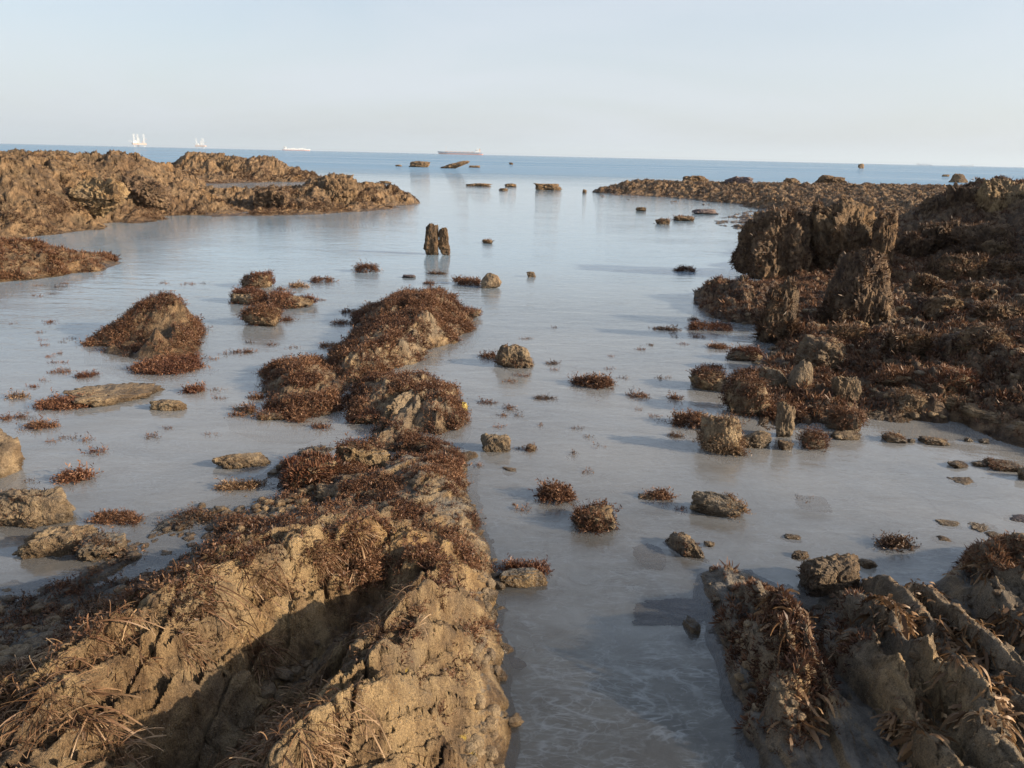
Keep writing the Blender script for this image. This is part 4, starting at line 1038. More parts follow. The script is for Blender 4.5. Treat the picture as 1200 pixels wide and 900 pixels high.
# rocks between the reefs
B(751, 247.5, 12, 5, 'small brown rock nearest the far waterline, right of mid-lagoon', mat=M_ROCK_FAR, seed=31, rough=.3)
B(777, 263, 16, 7, 'left one of a line of small weedy rocks leading to the right reef', mat=M_ROCK_FAR, seed=32, rough=.3, weed=40, wsize=(.05, .09), tpls=T_TINY)
B(802, 259, 24, 6, 'middle one of a line of small weedy rocks leading to the right reef', mat=M_ROCK_FAR, seed=33, rough=.3, weed=60, wsize=(.05, .09), tpls=T_TINY)
B(825, 251, 30, 6, 'smooth dark low rock at the end of the line towards the right reef', mat=M_SUNK, seed=34, rough=.12, flat=.7)
# standing pair
B(506.5, 299, 17, 31, 'taller left stone of the two standing up out of the pool', 'standing rock', 'standing_rock', M_ROCK_FAR, 41, depth=.85, rough=.14, strat=.06, tightz=.52, sinkf=.25, sharp=14)
B(520.5, 299, 14, 27, 'shorter right stone of the two standing up out of the pool', 'standing rock', 'standing_rock', M_ROCK_FAR, 44, depth=.85, rough=.14, strat=.06, tightz=.45, sinkf=.25, sharp=14)
B(571.5, 285.5, 12, 5, 'small dark weedy rock right of the standing pair', mat=M_ROCK_FAR, seed=45, rough=.3, weed=30, wsize=(.04, .07), tpls=T_TINY)
B(575, 338, 25, 19, 'round stone with a pointed weedy top beside a weedy mat', mat=M_STONE, seed=46, depth=.8, peak=.40, rough=.08, facet=.6, weed=26, wsize=(.03, .05), wfn=lambda P, N: P[:, 2] > .20)
tuft(547, 334, 33, 'dark flat weedy mound touching the round pointed stone', 150, (.05, .08), M_WEED, hf=.3)
B(623, 325, 11, 7, 'little cube-like stone alone in the water right of the pointed stone', mat=M_STONE, seed=48, rough=.1)
B(480, 326, 17, 4.5, 'smooth dark flat stone left of the standing pair', mat=M_SUNK, seed=49, rough=.08, flat=.6)
B(527, 326, 8, 3, 'tiny smooth stone beyond the flat dark stone', mat=M_SUNK, seed=349, rough=.08, flat=.6) if False else None
tuft(427, 319, 30, 'ragged seaweed clump on a small stone left of the standing pair', 120, (.05, .085), M_WEED, hf=.4)
tuft(513, 321.5, 22, 'thin line of seaweed just in front of the standing pair', 60, (.035, .06), M_WEED_D, hf=.15, depth=.5)
tuft(502, 333, 14, 'tiny seaweed tuft between the long outcrop and the standing pair', 30, (.035, .06), M_WEED, hf=.25)
tuft(374, 331, 26, 'small flat seaweed patch beyond the left weedy cluster', 90, (.04, .07), M_WEED, hf=.25)
tuft(349, 337, 22, 'seaweed tuft with yellowish tips beyond the weedy cluster', 60, (.04, .07), M_STRING, hf=.25)
tuft(328, 340, 12, 'tiny seaweed tuft beside the yellowish one', 22, (.04, .06), M_WEED, hf=.25)
# left weedy cluster
B(301, 338, 34, 18, 'upper stone of the left weedy cluster, capped with red-brown weed', mat=M_STONE, seed=51, weed=260, wsize=(.035, .065), wmat=M_WEED_R, rough=.2)
B(293, 357, 40, 16, 'left stone of the weedy cluster, wholly covered in weed', mat=M_STONE, seed=52, weed=330, wsize=(.035, .065), wmat=M_WEED_R, rough=.2)
B(342, 361, 50, 16, 'long low weedy stone on the right side of the left cluster', mat=M_STONE, seed=53, weed=380, wsize=(.035, .06), wmat=M_WEED_R, rough=.2, flat=.7)
B(307, 382, 40, 24, 'front stone of the left weedy cluster with a bare lit face', mat=M_STONE, seed=54, weed=260, wsize=(.035, .06), wmat=M_WEED, rough=.15, flat=.85, wfn=lambda P, N: (P[:, 2] > .09) + .15 * (P[:, 2] > 0))
tuft(336, 376, 15, 'small tuft right of the bare-faced weedy stone', 34, (.035, .055), M_WEED, hf=.3)
tuft(272, 356, 14, 'small sprigs left of the weedy cluster', 16, (.03, .05), M_WEED, hf=.2)
# hump rock at the left
B(135, 475, 112, 16, 'flat bare sandy slab at the water surface, below the humped rock', 'rock slab', 'rock_slab', M_STONE, 62, depth=.7, rot=.6, rough=.28, flat=.6, tightz=.055, sinkf=1.2, weed=0)
tuft(190, 436, 84, 'band of red-brown seaweed below the humped rock, above the sandy slab', 700, (.03, .055), M_WEED_R, hf=.15, depth=.9, rot=.6)
tuft(72, 478, 62, 'spread of red-brown seaweed on the left end of the sandy slab', 340, (.03, .055), M_WEED_R, hf=.14, depth=.6, rot=.3)
tuft(46, 501, 34, 'straggling seaweed just left of and below the sandy slab', 90, (.03, .05), M_WEED, hf=.15, depth=.5)
B(198, 481, 40, 7, 'small flat lit stone right of the sandy slab', mat=M_STONE, seed=63, depth=.5, rough=.15, flat=.5, tightz=.05, sinkf=.8)
tuft(226, 460, 22, 'bushy tuft above the small flat lit stone', 70, (.035, .055), M_WEED_R, hf=.4)
B(283, 548, 62, 14, 'flat ochre stone with a pointed left end, by the foreground reef', mat=M_STONE, seed=64, depth=.45, rot=.35, rough=.15, flat=.5, tightz=.05, sinkf=.8)
tuft(280, 573, 62, 'fringe of ochre seaweed on the water at the edge of the foreground reef', 190, (.025, .045), M_STRING, hf=.12, depth=.35, rot=.2)
tuft(83, 563, 36, 'bright bushy tuft alone in the left shallows', 90, (.04, .06), M_WEED_R, hf=.25, depth=.6)
tuft(112, 531, 17, 'tiny floating sprig between the sandy slab and the bright tuft', 14, (.04, .055), M_WEED_R, hf=.15)
tuft(98, 442, 24, 'small tuft left of the band under the humped rock', 50, (.03, .05), M_WEED_R, hf=.25)
tuft(67, 437, 20, 'faint sprigs left of the small tuft near the humped rock', 18, (.03, .045), M_WEED, hf=.15)
tuft(18, 467, 22, 'small pale tuft near the left edge above the slab weed', 36, (.03, .05), M_STRING, hf=.25)
tuft(11, 492, 24, 'low sprigs at the left edge level with the sandy slab', 30, (.025, .045), M_WEED, hf=.15)
tuft(37, 565, 12, 'tiny dark sprig left of the bright bushy tuft', 8, (.025, .035), M_WEED_D, hf=.1)
# sprigs left of the long outcrop
for (u, v, w, n, lab) in [(385, 407, 28, 46, 'sprigs just left of the middle of the long outcrop'), (283, 414, 26, 34, 'straggling sprigs between the humped rock and the long outcrop'), (398, 380, 26, 34, 'sprigs left of the long outcrop, beyond its middle'),
                          (410, 367, 28, 50, 'dark weed strand touching the left side of the long outcrop'), (376, 352, 10, 8, 'scattered weed tips beside the left weedy cluster'), (318, 405, 12, 10, 'few weed tips in front of the bare-faced weedy stone'),
                          (376, 502, 24, 40, 'small tuft in front of the low weedy outcrop'), (275, 488, 15, 22, 'tiny tuft left of the low outcrop spur'), (247, 421, 12, 8, 'tiny tips in open water right of the humped rock'), (300, 467, 20, 50, 'dark tuft at the left end of the low weedy outcrop')]:
    tuft(u, v, w, lab, n, (.03, .05), M_WEED, hf=.18, depth=.6)
# left edge boulders
B(-6, 560, 46, 78, 'tall brown boulder cut by the left edge of the picture', 'boulder', 'boulder', M_STONE, 71, depth=.9, rough=.15, tightz=.22, sinkf=.5)
B(12, 543, 26, 12, 'small flat lit stone on top of the water behind the left edge boulder', mat=M_STONE, seed=72, rough=.12, flat=.6)
B(42, 616, 80, 34, 'rounded sandy boulder in the left shallows', 'boulder', 'boulder', M_STONE, 73, depth=.7, rough=.12, tightz=.13, sinkf=.8, weed=90, wsize=(.014, .024), wmat=M_WEED_D, tpls=T_SMALL, wfn=lambda P, N: (P[:, 2] > .02) * (P[:, 0] < at(42, 616)[0]))
B(74, 650, 76, 22, 'long ochre stone lying in front of the rounded sandy boulder', mat=M_STONE, seed=74, depth=.5, rot=.32, rough=.12, tightz=.085, sinkf=.8, flat=.7)
B(118, 655, 50, 36, 'grey-brown stone with weed beside the long ochre stone', mat=M_ROCK_GREY, seed=75, depth=1.0, rot=.6, rough=.15, tightz=.07, sinkf=.8, flat=.7, weed=60, wsize=(.02, .035), wmat=M_WEED_D)
tuft(62, 634, 60, 'thin line of seaweed along the back of the long ochre stone', 110, (.018, .03), M_WEED, hf=.12, depth=.25, rot=.3)
tuft(138, 612, 62, 'brown weed mat between the sandy boulder and the shaded flats', 330, (.02, .035), M_WEED, hf=.14, depth=.5)
# stones of the chain by the foreground reef
B(424, 553, 66, 34, 'rectangular ochre block in the weedy chain', 'boulder', 'boulder', M_ROCK, 81, depth=.6, rough=.12, tightz=.14, sinkf=.5, sharp=16, rot=.15, weed=70, wsize=(.03, .045), wmat=M_WEED, wfn=lambda P, N: (P[:, 2] > .1) + .1)
B(366, 572, 74, 36, 'mound wholly covered in russet weed left of the ochre block', mat=M_STONE, seed=82, depth=.7, rough=.15, tightz=.12, sinkf=.5, weed=420, wsize=(.03, .05), wmat=M_WEED_R, tpls=T_SMALL, wfn=lambda P, N: P[:, 2] > -.01, rot=.3)
B(440, 595, 46, 26, 'slanting sandy slab below the dark gap of the chain', mat=M_STONE, seed=83, depth=.6, rough=.12, tightz=.08, rot=.9, sinkf=.6)
B(396, 590, 50, 20, 'low sandy stone under the russet weed mound', mat=M_STONE, seed=84, depth=.6, rough=.12, tightz=.06, sinkf=.7)
B(478, 498, 34, 40, 'slanting bare slab with rough surface in the chain', 'rock slab', 'rock_slab', M_STONE, 85, depth=2.4, rough=.12, tightz=.15, rot=-.35, sinkf=.5, sharp=16)
B(541, 482, 17, 11, 'bright yellow stone at the right end of the broken outcrop', 'yellow stone', 'yellow_stone', M_YELLOW, 86, rough=.12, weed=14, wsize=(.03, .04))
B(466, 421, 22, 14, 'yellow-stained bare stone in the side of the long outcrop', 'yellow stone', 'yellow_stone', M_YELLOW, 87, rough=.12, z=.03)
# open pool, centre
B(604, 431, 46, 26, 'rounded barnacled mound with a weed fringe, in mid-pool', mat=M_STONE, seed=91, depth=.8, rough=.18, peak=.25, weed=130, wsize=(.025, .04), tightz=.17, sinkf=.4, wfn=lambda P, N: .15 + (P[:, 2] < .06))
tuft(574, 420, 24, 'weed tuft on the left flank of the mid-pool mound', 60, (.03, .05), M_WEED, hf=.3)
tuft(647, 427, 16, 'dark sprigs right of the mid-pool mound', 22, (.03, .045), M_WEED_D, hf=.2)
tuft(694, 453, 52, 'wide bushy brown tuft in mid-pool', 230, (.04, .06), M_WEED, hf=.28, depth=.55)
tuft(641, 468, 30, 'low sprigs left of the wide bushy tuft', 50, (.025, .04), M_WEED_D, hf=.12, depth=.5)
tuft(747, 466, 26, 'sparse sprigs right of the wide bushy tuft', 40, (.03, .045), M_WEED, hf=.18)
tuft(793, 468, 14, 'small tuft left of the right cluster', 30, (.03, .05), M_WEED, hf=.35)
tuft(749, 481, 12, 'tiny olive sprig below the sparse sprigs', 10, (.02, .03), M_STRING, hf=.2)
tuft(571, 473, 22, 'sprigs right of the yellow stone', 32, (.025, .04), M_WEED, hf=.18)
tuft(597, 479, 12, 'tiny tuft right of the sprigs by the yellow stone', 22, (.025, .04), M_WEED, hf=.3)
tuft(585, 489, 20, 'dark weed tips below the tiny tuft by the yellow stone', 16, (.02, .03), M_WEED_D, hf=.12)
B(579, 530, 38, 19, 'flat-topped square stone alone in the pool', mat=M_STONE, seed=92, depth=.6, rough=.10, tightz=.085, sinkf=.6, sharp=18, flat=.7, planes=5)
B(623, 529, 15, 9, 'small stone right of the flat-topped square stone', mat=M_STONE, seed=93, depth=.8, rough=.2, weed=10, wsize=(.02, .03))
B(598, 553, 18, 6, 'pale stone just under the water below the square stone', mat=M_STONE, seed=94, depth=.8, rough=.2, tightz=.008, sinkf=4.0)
B(548, 538, 26, 7, 'pale stone at the right edge of the weedy chain', mat=M_STONE, seed=95, depth=.8, rough=.2, tightz=.02, sinkf=2.0)
tuft(652, 586, 42, 'round bushy tuft, farther of the two bushes in the channel', 230, (.035, .055), M_WEED, hf=.5, depth=.8)
B(697, 622, 54, 34, 'stone bristling with leafy weed, nearer of the two bushes in the channel', 'weedy stone', 'weedy_stone', M_STONE, 96, depth=.8, rough=.4, tightz=.075, sinkf=.4, weed=210, wsize=(.025, .05), wmat=M_WEED,
  wfn=lambda P, N: (P[:, 2] > -.015) * (1.0 - .9 * smooth(.05, .07, P[:, 2])) * (.1 + patchy(P, 9, -.15, .1)))
tuft(771, 584, 34, 'leafy tuft on a pale stone in the channel', 110, (.025, .045), M_WEED, hf=.3, depth=.6)
B(758, 586, 20, 8, 'pale flat stone under the leafy tuft in the channel', mat=M_STONE, seed=97, depth=.8, rough=.2, tightz=.012, sinkf=2.0)
B(841, 606, 62, 24, 'dark wedge-shaped stone with a weedy lit right end', mat=M_ROCK_GREY, seed=98, depth=.5, rot=-.3, rough=.12, tightz=.095, sinkf=.5, sharp=16, weed=70, wsize=(.022, .036), wmat=M_KELP, wfn=lambda P, N: (P[:, 0] > at(850, 600)[0]) * (P[:, 2] > 0))
B(612, 688, 56, 24, 'low sandy rock with a row of red weed, by the foreground reef', mat=M_ROCK, seed=99, depth=.5, rough=.15, tightz=.05, sinkf=.8, flat=.7, weed=0)
tuft(615, 672, 58, 'row of red-brown leafy weed on the low sandy rock', 190, (.025, .042), M_WEED_R, hf=.3, depth=.35)
B(801, 655, 30, 46, 'narrow barnacled rock rib rising from the channel', mat=M_STONE, seed=101, depth=1.9, rot=.35, rough=.2, tightz=.06, sinkf=.9, weed=40, wsize=(.012, .02), tpls=T_SMALL)
B(831, 641, 12, 7, 'pebble-sized pale stone right of the narrow rib', mat=M_STONE, seed=102, rough=.2)
B(810, 742, 15, 34, 'small dark rib just left of the lower right reef', mat=M_ROCK_GREY, seed=103, depth=2.0, rot=.35, rough=.2, tightz=.03, sinkf=1.5)
B(790, 722, 92, 16, 'purplish flat rock lying under the channel water', 'sunken rock', 'sunken_rock', M_SUNK, 104, depth=.5, rough=.15, tightz=.004, z=-.025, sinkf=14, flat=.6)
B(600, 778, 36, 10, 'dark elongated lump on the bottom beside the foreground reef', 'sunken lump', 'sunken_lump', M_SUNK, 105, depth=.3, rot=-.5, rough=.05, tightz=.02, z=-.04, sinkf=1.0, planes=4, sharp=5)
B(765, 655, 44, 18, 'sunken rock under the water left of the narrow rib', 'sunken rock', 'sunken_rock', M_SUNK, 106, depth=1.0, rough=.2, tightz=.004, z=-.03, sinkf=14)
B(968, 699, 62, 44, 'rounded block with a barnacled sunlit top, behind the lower right reef', 'boulder', 'boulder', M_STONE, 107, depth=.8, rough=.12, tightz=.13, sinkf=.5, flat=.8, weed=120, wsize=(.014, .024), wmat=M_WEED_D, tpls=T_SMALL, wfn=lambda P, N: (P[:, 2] < .08) * 1.0)
B(1014, 666, 20, 12, 'small sandy stone right of the rounded block', mat=M_STONE, seed=108, rough=.2)
B(937, 655, 20, 9, 'small sandy stone left of the rounded block', mat=M_STONE, seed=109, rough=.2, tightz=.02, sinkf=1.0)
B(928, 632, 22, 6, 'flat brownish stone awash beyond the small sandy stone', mat=M_STONE, seed=110, rough=.2, tightz=.008, sinkf=3)
tuft(1053, 641, 40, 'straggly dark tuft in the pool beyond the lower right reef', 90, (.03, .05), M_WEED_D, hf=.3, depth=.55)
B(950, 592, 40, 8, 'dark sunken patch of rock in the right pool', 'sunken rock', 'sunken_rock', M_SUNK, 111, depth=.8, rough=.2, tightz=.004, z=-.012, sinkf=10)
tuft(950, 588, 34, 'sparse weed tips over the sunken patch', 22, (.015, .025), M_WEED_D, hf=.08)
# stones in the right pool
B(1046, 519, 24, 10, 'weedy pebble, leftmost of the row below the right reef', mat=M_STONE, seed=121, rough=.2, weed=40, wsize=(.02, .035), wmat=M_STRING)
B(1068, 519, 8, 5, 'tiny stone between two weedy stones below the right reef', mat=M_STONE, seed=122, rough=.2)
B(1092, 521, 28, 9, 'flat pale stone in the row below the right reef', mat=M_STONE, seed=123, rough=.2, flat=.6, weed=14, wsize=(.015, .025), wmat=M_STRING)
B(1134, 518, 10, 5, 'small pale stone right of the flat pale stone', mat=M_STONE, seed=124, rough=.2)
B(1153, 520, 12, 5, 'small stone near the right reef water edge', mat=M_STONE, seed=125, rough=.2)
B(1123, 549, 22, 8, 'brown flat stone, left of three at the right edge of the pool', mat=M_STONE, seed=126, rough=.2, flat=.7, rot=.3)
B(1148, 547, 18, 6, 'small brown stone, middle of three at the right edge of the pool', mat=M_STONE, seed=127, rough=.2)
B(1176, 552, 34, 11, 'weedy brown stone, right of three at the right edge of the pool', mat=M_STONE, seed=128, rough=.2, weed=36, wsize=(.018, .03), rot=-.2)
B(1203, 563, 20, 14, 'dark stone cut by the right edge of the picture', mat=M_ROCK_GREY, seed=129, rough=.2)
B(1128, 567, 26, 7, 'pale patch of stone just awash at the right', mat=M_STONE, seed=130, rough=.2, tightz=.006, sinkf=4)
for k, (u, v, w, lab) in enumerate([(1110, 616, 26, 'pale stone awash, farther one right of the straggly tuft'), (1150, 622, 34, 'wide pale stone awash near the right edge'), (1105, 634, 20, 'pale stone awash nearest the lower right reef'), (1172, 632, 28, 'pale stone awash behind the right weedy ledge'), (1196, 612, 30, 'dark stone awash at the right edge')]):
    B(u, v, w, 5, lab, mat=M_STONE if k < 4 else M_SUNK, seed=140 + k, rough=.25, tightz=.006, sinkf=4, group='stones awash at the right')
# cluster in front of the right reef
B(831, 458, 46, 24, 'weed-topped stone, leftmost of the cluster before the right reef', mat=M_STONE, seed=151, depth=.8, rough=.15, tightz=.13, sinkf=.5, flat=.8, weed=130, wsize=(.03, .05), wfn=lambda P, N: (P[:, 2] > .08) + .05)
tuft(809, 500, 40, 'bushy weed mound left of the shaggy stone in the right cluster', 220, (.035, .06), M_WEED, hf=.5, depth=.8)
B(845, 532, 46, 50, 'tall shaggy stone with weed on its lower half, front of the right cluster', mat=M_STONE, seed=152, depth=.75, rough=.15, tightz=.20, sinkf=.4, peak=.15, weed=230, wsize=(.03, .05), wmat=M_STRING, wfn=lambda P, N: .25 + (P[:, 2] < .08) * (P[:, 2] > -.01))
B(884, 525, 38, 20, 'smooth sandy stone between the shaggy stone and the cluster', mat=M_STONE, seed=153, depth=.7, rough=.10, tightz=.09, sinkf=.5)
B(917, 513, 20, 56, 'narrow upright sandy rock in the right cluster', mat=M_STONE, seed=154, depth=.8, rough=.15, tightz=.22, sinkf=.3, flat=.9)
B(919, 528, 18, 12, 'small rounded stone at the foot of the narrow upright rock', mat=M_STONE, seed=155, depth=.8, rough=.12)
B(951, 526, 26, 22, 'small stone capped with shaggy weed, right front of the cluster', mat=M_STONE, seed=156, depth=.8, rough=.12, tightz=.09, weed=110, wsize=(.03, .045), wmat=M_WEED)
B(990, 506, 40, 24, 'wide weedy boulder at the right end of the cluster', 'boulder', 'boulder', M_STONE, 157, depth=.8, rough=.18, tightz=.12, weed=170, wsize=(.03, .05), wmat=M_WEED)
B(990, 516, 32, 10, 'flat sandy stone under the wide weedy boulder', mat=M_STONE, seed=158, depth=.7, rough=.12, flat=.7)
B(936, 462, 26, 36, 'pale pointed bare stone in the middle of the cluster', mat=M_STONE, seed=159, depth=.7, rough=.08, peak=.45, tightz=.24, sinkf=.2, z=.04)
B(905, 458, 34, 26, 'squat stone left of the pale pointed stone', mat=M_STONE, seed=160, depth=.8, rough=.15, tightz=.16, z=.03, weed=60, wsize=(.03, .045))
B(988, 472, 28, 32, 'smooth buff block right of the pale pointed stone', mat=M_STONE, seed=161, depth=.8, rough=.12, tightz=.18, z=.05)
B(876, 488, 48, 44, 'big weed-covered boulder on the left of the cluster', 'boulder', 'boulder', M_STONE, 162, depth=.8, rough=.18, tightz=.22, z=.0, weed=330, wsize=(.035, .055), wmat=M_WEED)
B(962, 432, 54, 36, 'sandy pinnacled block at the back of the cluster', 'boulder', 'boulder', M_STONE, 163, depth=.8, rough=.2, tightz=.24, z=.08, weed=120, wsize=(.03, .05))
B(1030, 489, 40, 12, 'flat sandy slab at the edge of the right reef', 'rock slab', 'rock_slab', M_STONE, 164, depth=.6, rough=.12, flat=.6)
B(1064, 484, 36, 26, 'frilly weedy rock at the front of the right reef', mat=M_STONE, seed=165, depth=.8, rough=.2, weed=130, wsize=(.03, .05), wmat=M_STRING, z=.03)
B(1110, 478, 44, 20, 'sandy ledge stone on the front of the right reef', mat=M_STONE, seed=166, depth=.8, rough=.2, weed=60, wsize=(.025, .04), z=.06)
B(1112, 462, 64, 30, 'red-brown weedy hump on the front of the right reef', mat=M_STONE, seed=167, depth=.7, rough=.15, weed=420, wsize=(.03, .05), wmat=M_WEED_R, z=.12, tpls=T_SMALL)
B(1055, 455, 60, 22, 'dark weedy hump left of the red-brown hump', mat=M_STONE, seed=168, depth=.7, rough=.15, weed=420, wsize=(.03, .05), wmat=M_WEED, z=.1, tpls=T_SMALL)
B(1165, 496, 60, 18, 'broad low sandy rock at the right front of the reef', mat=M_STONE, seed=169, depth=.8, rough=.2, weed=90, wsize=(.025, .04), z=.06)
tuft(925, 490, 60, 'dense brown weed filling the middle of the right cluster', 420, (.035, .055), M_WEED, hf=.3, depth=1.0)
tuft(955, 478, 60, 'dense russet weed between the pale stones of the right cluster', 380, (.035, .055), M_WEED_R, hf=.35, depth=.9)
tuft(890, 450, 70, 'dark weed behind the left boulders of the right cluster', 380, (.035, .06), M_WEED, hf=.22, depth=.8)
# weed islets before the right reef
tuft(803, 318, 26, 'flat seaweed islet alone in the lagoon left of the right reef', 110, (.045, .075), M_WEED, hf=.25)
tuft(779, 387, 38, 'thin floating weed line left of the right reef', 80, (.03, .05), M_WEED_D, hf=.1, depth=.4)
tuft(812, 375, 14, 'tiny tuft left of the low block of the right reef', 30, (.03, .05), M_WEED, hf=.25)
tuft(836, 387, 58, 'long low weed islet in front of the low block', 300, (.035, .055), M_WEED_R, hf=.2, depth=.4)
tuft(820, 396, 16, 'tiny sprigs in front of the long low weed islet', 22, (.025, .04), M_WEED, hf=.2)
tuft(843, 408, 30, 'narrow weed islet left of the wider weedy islet', 90, (.03, .05), M_WEED, hf=.2, depth=.5)
B(875, 424, 44, 16, 'wide weedy islet with sandy front, before the right cluster', mat=M_STONE, seed=171, depth=.6, rough=.18, tightz=.09, weed=220, wsize=(.03, .05), wmat=M_WEED_R)
tuft(835, 432, 26, 'weed fringe behind the leftmost stone of the cluster', 60, (.03, .045), M_WEED, hf=.2, depth=.5)
tuft(791, 512, 22, 'thin weed line left of the shaggy stone', 40, (.025, .04), M_WEED_D, hf=.12, depth=.5)
tuft(871, 302, 14, 'small tuft by the crag foot, at the left of the inlet', 36, (.05, .08), M_WEED, hf=.45)
tuft(888, 320, 22, 'weedy knob at the inlet below the crag', 60, (.05, .08), M_WEED, hf=.5)
tuft(652, 384, 10, 'tiny tips in open water left of the right inlet', 8, (.03, .04), M_WEED_D, hf=.15)
# loose boulders on the big right reef
def on_reef(u, v):
    du, dv = pix(R3V); k = np.argmin((du - u) ** 2 + (dv - v) ** 2 + 0.0 * R3V[:, 1]); return R3V[k]
for k, (u, v, w, h, lab) in enumerate([
    (1166, 298, 30, 20, 'block with a lit flat top under the ridge at the right edge'), (1180, 318, 40, 14, 'lit flat stone on the right reef below the lit-topped block'), (1122, 282, 18, 14, 'dark knob at the foot of the ridge'), (1096, 320, 26, 18, 'weedy boulder right of the pinnacle, farther one'),
    (1120, 330, 34, 20, 'weedy boulder right of the pinnacle, middle one'), (1085, 345, 30, 26, 'weedy boulder against the right side of the pinnacle'), (1140, 352, 34, 20, 'weedy boulder right of the pinnacle, nearer one'), (1105, 372, 44, 26, 'dark hump in the shade below the pinnacle'),
    (1165, 375, 44, 18, 'long stone with a lit edge on the right reef'), (990, 400, 34, 20, 'dark weedy stone left of the pinnacle foot'), (1150, 410, 60, 26, 'large dark weedy hump in the shade on the right reef'), (1060, 410, 50, 24, 'dark weedy hump before the pinnacle')]):
    p = on_reef(u, v)
    D = np.linalg.norm(p - CAM); W = w * D / F_PX; zb = max(0, float(p[2]) - .06)
    uu, vv = pix(np.array([[p[0], p[1], zb]]))
    B(float(uu[0]), float(vv[0]), w, h, lab, 'boulder', 'boulder', M_ROCK_FAR, 200 + k, z=zb, depth=.8, rough=.2, tightz=.85 * h * D / F_PX + .05, sinkf=.3, weed=int(60 + w * 4), wsize=(.03, .065), wmat=M_WEED_D, tpls=T_SMALL, group='loose boulders on the right reef',
      wfn=lambda P, N: .1 + patchy(P, 2.5, -.2, .1))

# tiny weed tips breaking the surface
_r = np.random.default_rng(77)
def tips(area, n, label, group, avoid):
    k = 0
    while k < n:
        u, v = _r.uniform(area[0], area[2]), _r.uniform(area[1], area[3])
        if any(a[0] < u < a[2] and a[1] < v < a[3] for a in avoid): continue
        k += 1
        tuft(u, v, _r.uniform(7, 20), label, int(_r.integers(5, 16)), (.02, .042), (M_WEED, M_WEED_D, M_WEED_R)[k % 3], hf=.12, depth=.6, seed=3000 + int(u) + k, cat='seaweed', name='seaweed_sprig', group=group)
tips((10, 330, 560, 520), 46, 'tiny sprig of brown weed breaking the surface of the left pool', 'tiny weed sprigs in the left pool', [(90, 335, 250, 500), (260, 320, 365, 400), (380, 330, 560, 450), (265, 420, 560, 530), (50, 455, 140, 510)])
tips((560, 380, 840, 600), 30, 'tiny sprig of dark weed breaking the surface of the middle channel', 'tiny weed sprigs in the middle channel', [(560, 400, 640, 440), (660, 435, 730, 470), (785, 430, 840, 560), (620, 555, 740, 600)])

# broken apron of weed and stones around the middle outcrops
for (u, v, w, h, lab, sd, wd) in [(345, 470, 34, 12, 'small weedy stone on the low outcrop beside the long one', 401, 90), (372, 488, 30, 9, 'flat weedy stone at the front of the low outcrop', 402, 60), (318, 492, 34, 7, 'flat pale stone at the left front of the low outcrop', 403, 20),
                                  (408, 446, 30, 9, 'bare flat stone at the left foot of the long outcrop', 404, 20), (430, 497, 32, 16, 'weedy stone left of the dark gap in the broken outcrop', 405, 90), (505, 470, 26, 20, 'upright bare stone in the top of the broken outcrop', 406, 16),
                                  (518, 502, 22, 10, 'small shaggy stone at the right foot of the broken outcrop', 407, 60), (488, 530, 44, 18, 'weedy block in the chain nearest the square stone', 408, 170), (520, 560, 40, 24, 'block with red weed on top at the right side of the chain', 409, 150),
                                  (462, 566, 30, 14, 'low pale stone in the middle of the chain', 410, 12), (550, 373, 26, 12, 'weed-covered right end of the long outcrop', 411, 120)]:
    B(u, v, w, h, lab, mat=M_STONE, seed=sd, depth=.8, rough=.25, weed=wd, wsize=(.025, .045), wmat=M_WEED_R if sd % 2 else M_WEED)

# ================================================================== SHIPS AND RIGS ON THE HORIZON
def paint(name, c, rough=.5):
    T = NT(name)
    geo = T.n('ShaderNodeNewGeometry')
    n = T.noise(geo.outputs['Position'], .15, 5)
    cc = T.ramp(n, [(.3, tuple(x * .82 for x in c)), (.7, c)])
    b = T.n('ShaderNodeBsdfPrincipled', i_Roughness=rough); T.l(cc, b.inputs[0]); T.l(b.outputs[0], T.out.inputs[0])
    return T.m
M_WHITE = paint('white_paint', (.80, .80, .78)); M_HULL = paint('blue_grey_hull', (.24, .28, .36)); M_RED = paint('red_hull', (.50, .16, .09)); M_ORANGE = paint('orange_deck', (.62, .42, .32)); M_STEEL = paint('grey_steel', (.55, .55, .55))

